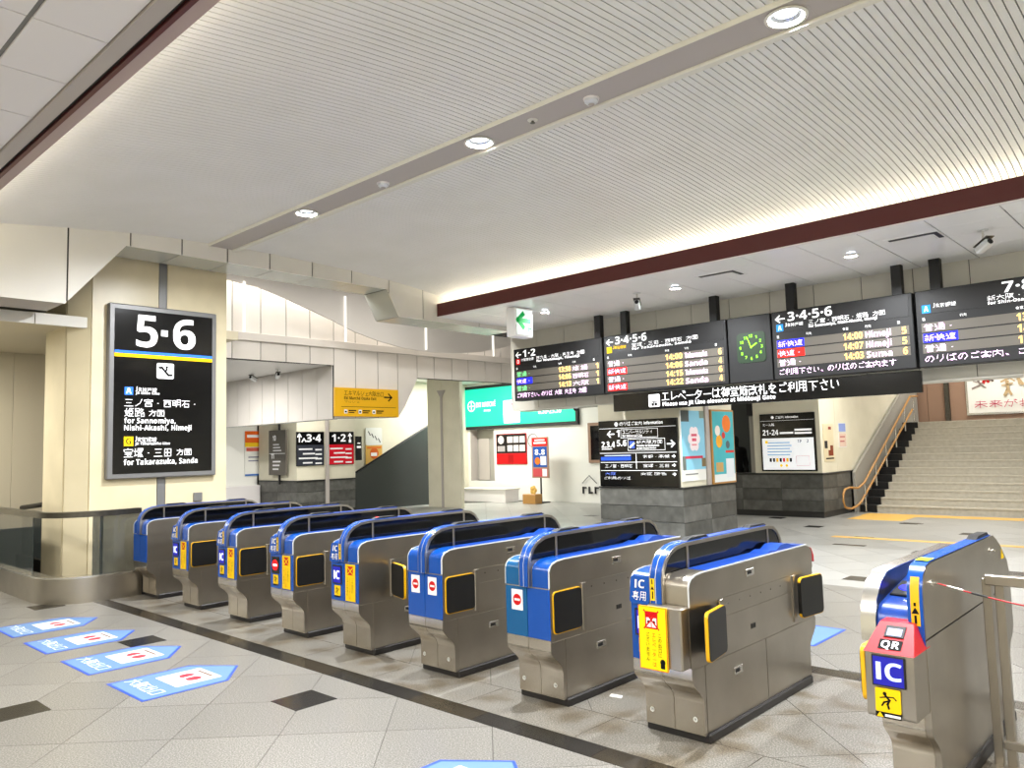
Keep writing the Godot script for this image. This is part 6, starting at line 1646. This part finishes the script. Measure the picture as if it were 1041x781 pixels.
func build_details() -> void:
	mat("sticker_edge", Color(0.10, 0.28, 0.72), 0.4)
	var names := ["blue arrow floor sticker nearest the glass barrier", "blue arrow floor sticker, second from the glass barrier", "blue arrow floor sticker, third from the glass barrier", "blue arrow floor sticker nearest the camera of the four"]
	for i in 4:
		var cx: float = [-8.72, -7.77, -6.78, -5.79][i]
		arrow_sticker(names[i], [Vector2(-0.315, 0.40), Vector2(0.315, 0.40), Vector2(0.315, -0.21), Vector2(0.0, -0.45), Vector2(-0.315, -0.21)], Vector2(cx, -2.59), true)
	arrow_sticker("blue arrow floor sticker cut by the bottom edge of the photograph", [Vector2(-0.315, 0.40), Vector2(0.315, 0.40), Vector2(0.315, -0.21), Vector2(0.0, -0.45), Vector2(-0.315, -0.21)], Vector2(-2.87, -2.59), true)
	arrow_sticker("blue arrow floor sticker behind the gate with the yellow notice", [Vector2(-0.315, -0.36), Vector2(-0.315, 0.32), Vector2(0.0, 0.52), Vector2(0.315, 0.32), Vector2(0.315, -0.36)], Vector2(-2.87, -6.52), false)
	build_person()
	# paper scrap
	var sc := put("paper_scrap", prism_mesh(PackedVector2Array([Vector2(-0.05, -0.02), Vector2(0.03, -0.035), Vector2(0.055, 0.015), Vector2(-0.03, 0.03)]), 0.0, 0.002, "y"), mats["wall_white"], self, Vector3(-3.139 + 0.07, 0.0008, -4.221))
	tag(sc, "small white paper scrap on the floor beside the gate plinth", "paper")
	# steel fence on the right
	var f := thing("steel_fence", "brushed steel fence with square posts at the right edge", "fence", Vector3(-0.98, 0, -4.49))
	for x in [0.012, 0.067]: box("post", f, Vector3(x, 0.455, -0.02 * (1 if x > 0 else 0)), Vector3(0.04, 0.91, 0.04), "brushed_steel", 0.003)
	for x in [0.30, 1.0, 1.055, 1.8]: box("post", f, Vector3(x, 0.5, 0), Vector3(0.035, 0.78, 0.035), "brushed_steel", 0.003)
	box("top_rail", f, Vector3(0.975, 0.905, 0), Vector3(1.93, 0.05, 0.05), "brushed_steel", 0.004)
	box("bottom_rail", f, Vector3(0.97, 0.115, 0), Vector3(1.86, 0.04, 0.04), "brushed_steel", 0.004)
	for x in [0.045, 1.03]: box("foot_plate", f, Vector3(x, 0.004, 0), Vector3(0.13, 0.008, 0.16), "brushed_steel", 0.002)
	# red cord from the eye bolt
	var cord := []
	for i in 20:
		var u := i / 19.0
		cord.append(Vector3(lerpf(0.0, 0.55, u), -0.13 * u - 0.06 * u * (1 - u) + (0.010 * sin(u * 40.0) if u > 0.7 else 0.0), lerpf(0.0, -0.25, u)))
	var cd := thing("safety_cord", "thin red cord hooked to the end gate and drooping right", "cord", Vector3(-1.02, 0.969, -3.862))
	put("cord", tube_mesh(cord, 0.0035, 6), mats["red_plastic"], cd)
	put("clip", tube_mesh([cord[1], cord[3]], 0.006, 8), mats["bright_steel"], cd)
	put("clip", tube_mesh([cord[4], cord[6]], 0.0045, 8), mats["black_plastic"], cd)

# ---------------------------------------------------------------- the figure half hidden behind the stone pillar
func blend(a: float, b: float, k: float) -> float:
	var h := clampf(0.5 + 0.5 * (b - a) / k, 0.0, 1.0)
	return lerpf(b, a, h) - k * h * (1.0 - h)

func capsule(p: Vector3, a: Vector3, b: Vector3, ra: float, rb: float) -> float:
	var ab := b - a
	var t := clampf((p - a).dot(ab) / ab.length_squared(), 0.0, 1.0)
	return (p - a - ab * t).length() - lerpf(ra, rb, t)

func surface_net(bones: Array, lo: Vector3, n: Vector3i, cell: float) -> ArrayMesh:
	var f := PackedFloat32Array()
	f.resize(n.x * n.y * n.z)
	for z in n.z:
		for y in n.y:
			for x in n.x:
				var p := lo + Vector3(x, y, z) * cell
				var d := 9.0
				for b in bones: d = blend(d, capsule(p, b[0], b[1], b[2], b[3]), 0.05)
				f[x + n.x * (y + n.y * z)] = d
	var at := {}
	var step := [1, n.x, n.x * n.y]
	for z in n.z - 1:
		for y in n.y - 1:
			for x in n.x - 1:
				var i := x + n.x * (y + n.y * z)
				var sum := Vector3.ZERO
				var c := 0
				for k in 12:
					var ax := k / 4
					var u := (ax + 1) % 3
					var w := (ax + 2) % 3
					var o := Vector3.ZERO
					o[u] = k & 1; o[w] = (k >> 1) & 1
					var j: int = i + int(o.x) * step[0] + int(o.y) * step[1] + int(o.z) * step[2]
					var a := f[j]; var b := f[j + step[ax]]
					if (a < 0.0) != (b < 0.0):
						o[ax] = a / (a - b)
						sum += o; c += 1
				if c > 0: at[i] = lo + (Vector3(x, y, z) + sum / c) * cell
	var v := PackedVector3Array(); var nn := PackedVector3Array()
	for i in at:
		for ax in 3:
			var u: int = step[(ax + 1) % 3]
			var w: int = step[(ax + 2) % 3]
			if i + step[ax] >= f.size() or (f[i] < 0.0) == (f[i + step[ax]] < 0.0): continue
			if not (at.has(i - u) and at.has(i - w) and at.has(i - u - w)): continue
			var nrm := Vector3.ZERO
			nrm[ax] = 1.0 if f[i] < 0.0 else -1.0
			quad(v, nn, at[i], at[i - u], at[i - u - w], at[i - w], nrm)
	var st := SurfaceTool.new()
	st.begin(Mesh.PRIMITIVE_TRIANGLES)
	st.set_smooth_group(0)
	for p in v: st.add_vertex(p)
	st.index()
	st.generate_normals()
	return st.commit()

func build_person() -> void:
	var t := thing("person", "person in a dark coat half hidden behind the stone pillar", "person", Vector3(-8.80, 0.0, -17.3), 0.7)
	var V := func(x: float, y: float, z: float) -> Vector3: return Vector3(x, y, z)
	var bones := [[V.call(0, 0.98, 0), V.call(0, 1.36, 0.0), 0.15, 0.165], [V.call(-0.15, 1.43, 0), V.call(0.15, 1.43, 0), 0.085, 0.085], [V.call(0, 1.45, 0), V.call(0, 1.55, 0.01), 0.06, 0.055],
		[V.call(-0.09, 0.95, 0), V.call(-0.10, 0.50, 0.02), 0.10, 0.068], [V.call(-0.10, 0.50, 0.02), V.call(-0.10, 0.09, 0), 0.066, 0.045], [V.call(-0.10, 0.05, 0), V.call(-0.11, 0.045, 0.15), 0.05, 0.04],
		[V.call(0.09, 0.95, 0), V.call(0.10, 0.50, 0.02), 0.10, 0.068], [V.call(0.10, 0.50, 0.02), V.call(0.10, 0.09, 0), 0.066, 0.045], [V.call(0.10, 0.05, 0), V.call(0.11, 0.045, 0.15), 0.05, 0.04],
		[V.call(-0.20, 1.42, 0), V.call(-0.25, 1.12, -0.02), 0.068, 0.052], [V.call(-0.25, 1.12, -0.02), V.call(-0.22, 0.95, 0.16), 0.05, 0.04],
		[V.call(0.20, 1.42, 0), V.call(0.25, 1.12, -0.02), 0.068, 0.052], [V.call(0.25, 1.12, -0.02), V.call(0.22, 0.95, 0.16), 0.05, 0.04],
		[V.call(0, 1.60, 0.015), V.call(0, 1.66, 0.01), 0.085, 0.095], [V.call(0, 1.60, 0.09), V.call(0, 1.63, 0.10), 0.02, 0.012]]
	for s in [-1.0, 1.0]:
		for k in 4: bones.append([V.call(s * (0.225 - 0.014 * k), 0.93, 0.17 + 0.006 * k), V.call(s * (0.20 - 0.016 * k), 0.90, 0.24 - 0.008 * absf(k - 1.5)), 0.010, 0.008])
		bones.append([V.call(s * 0.19, 0.95, 0.16), V.call(s * 0.165, 0.94, 0.21), 0.011, 0.009])
	mat("coat_dark", Color(0.10, 0.10, 0.11), 0.8)
	mat("hair_dark", Color(0.06, 0.05, 0.05), 0.6)
	put("body", surface_net(bones, Vector3(-0.40, -0.03, -0.24), Vector3i(37, 82, 26), 0.022), mats["coat_dark"], t)
	put("hair", surface_net([[V.call(0, 1.66, -0.02), V.call(0, 1.70, 0.0), 0.098, 0.095]], Vector3(-0.16, 1.5, -0.16), Vector3i(17, 17, 17), 0.02), mats["hair_dark"], t)
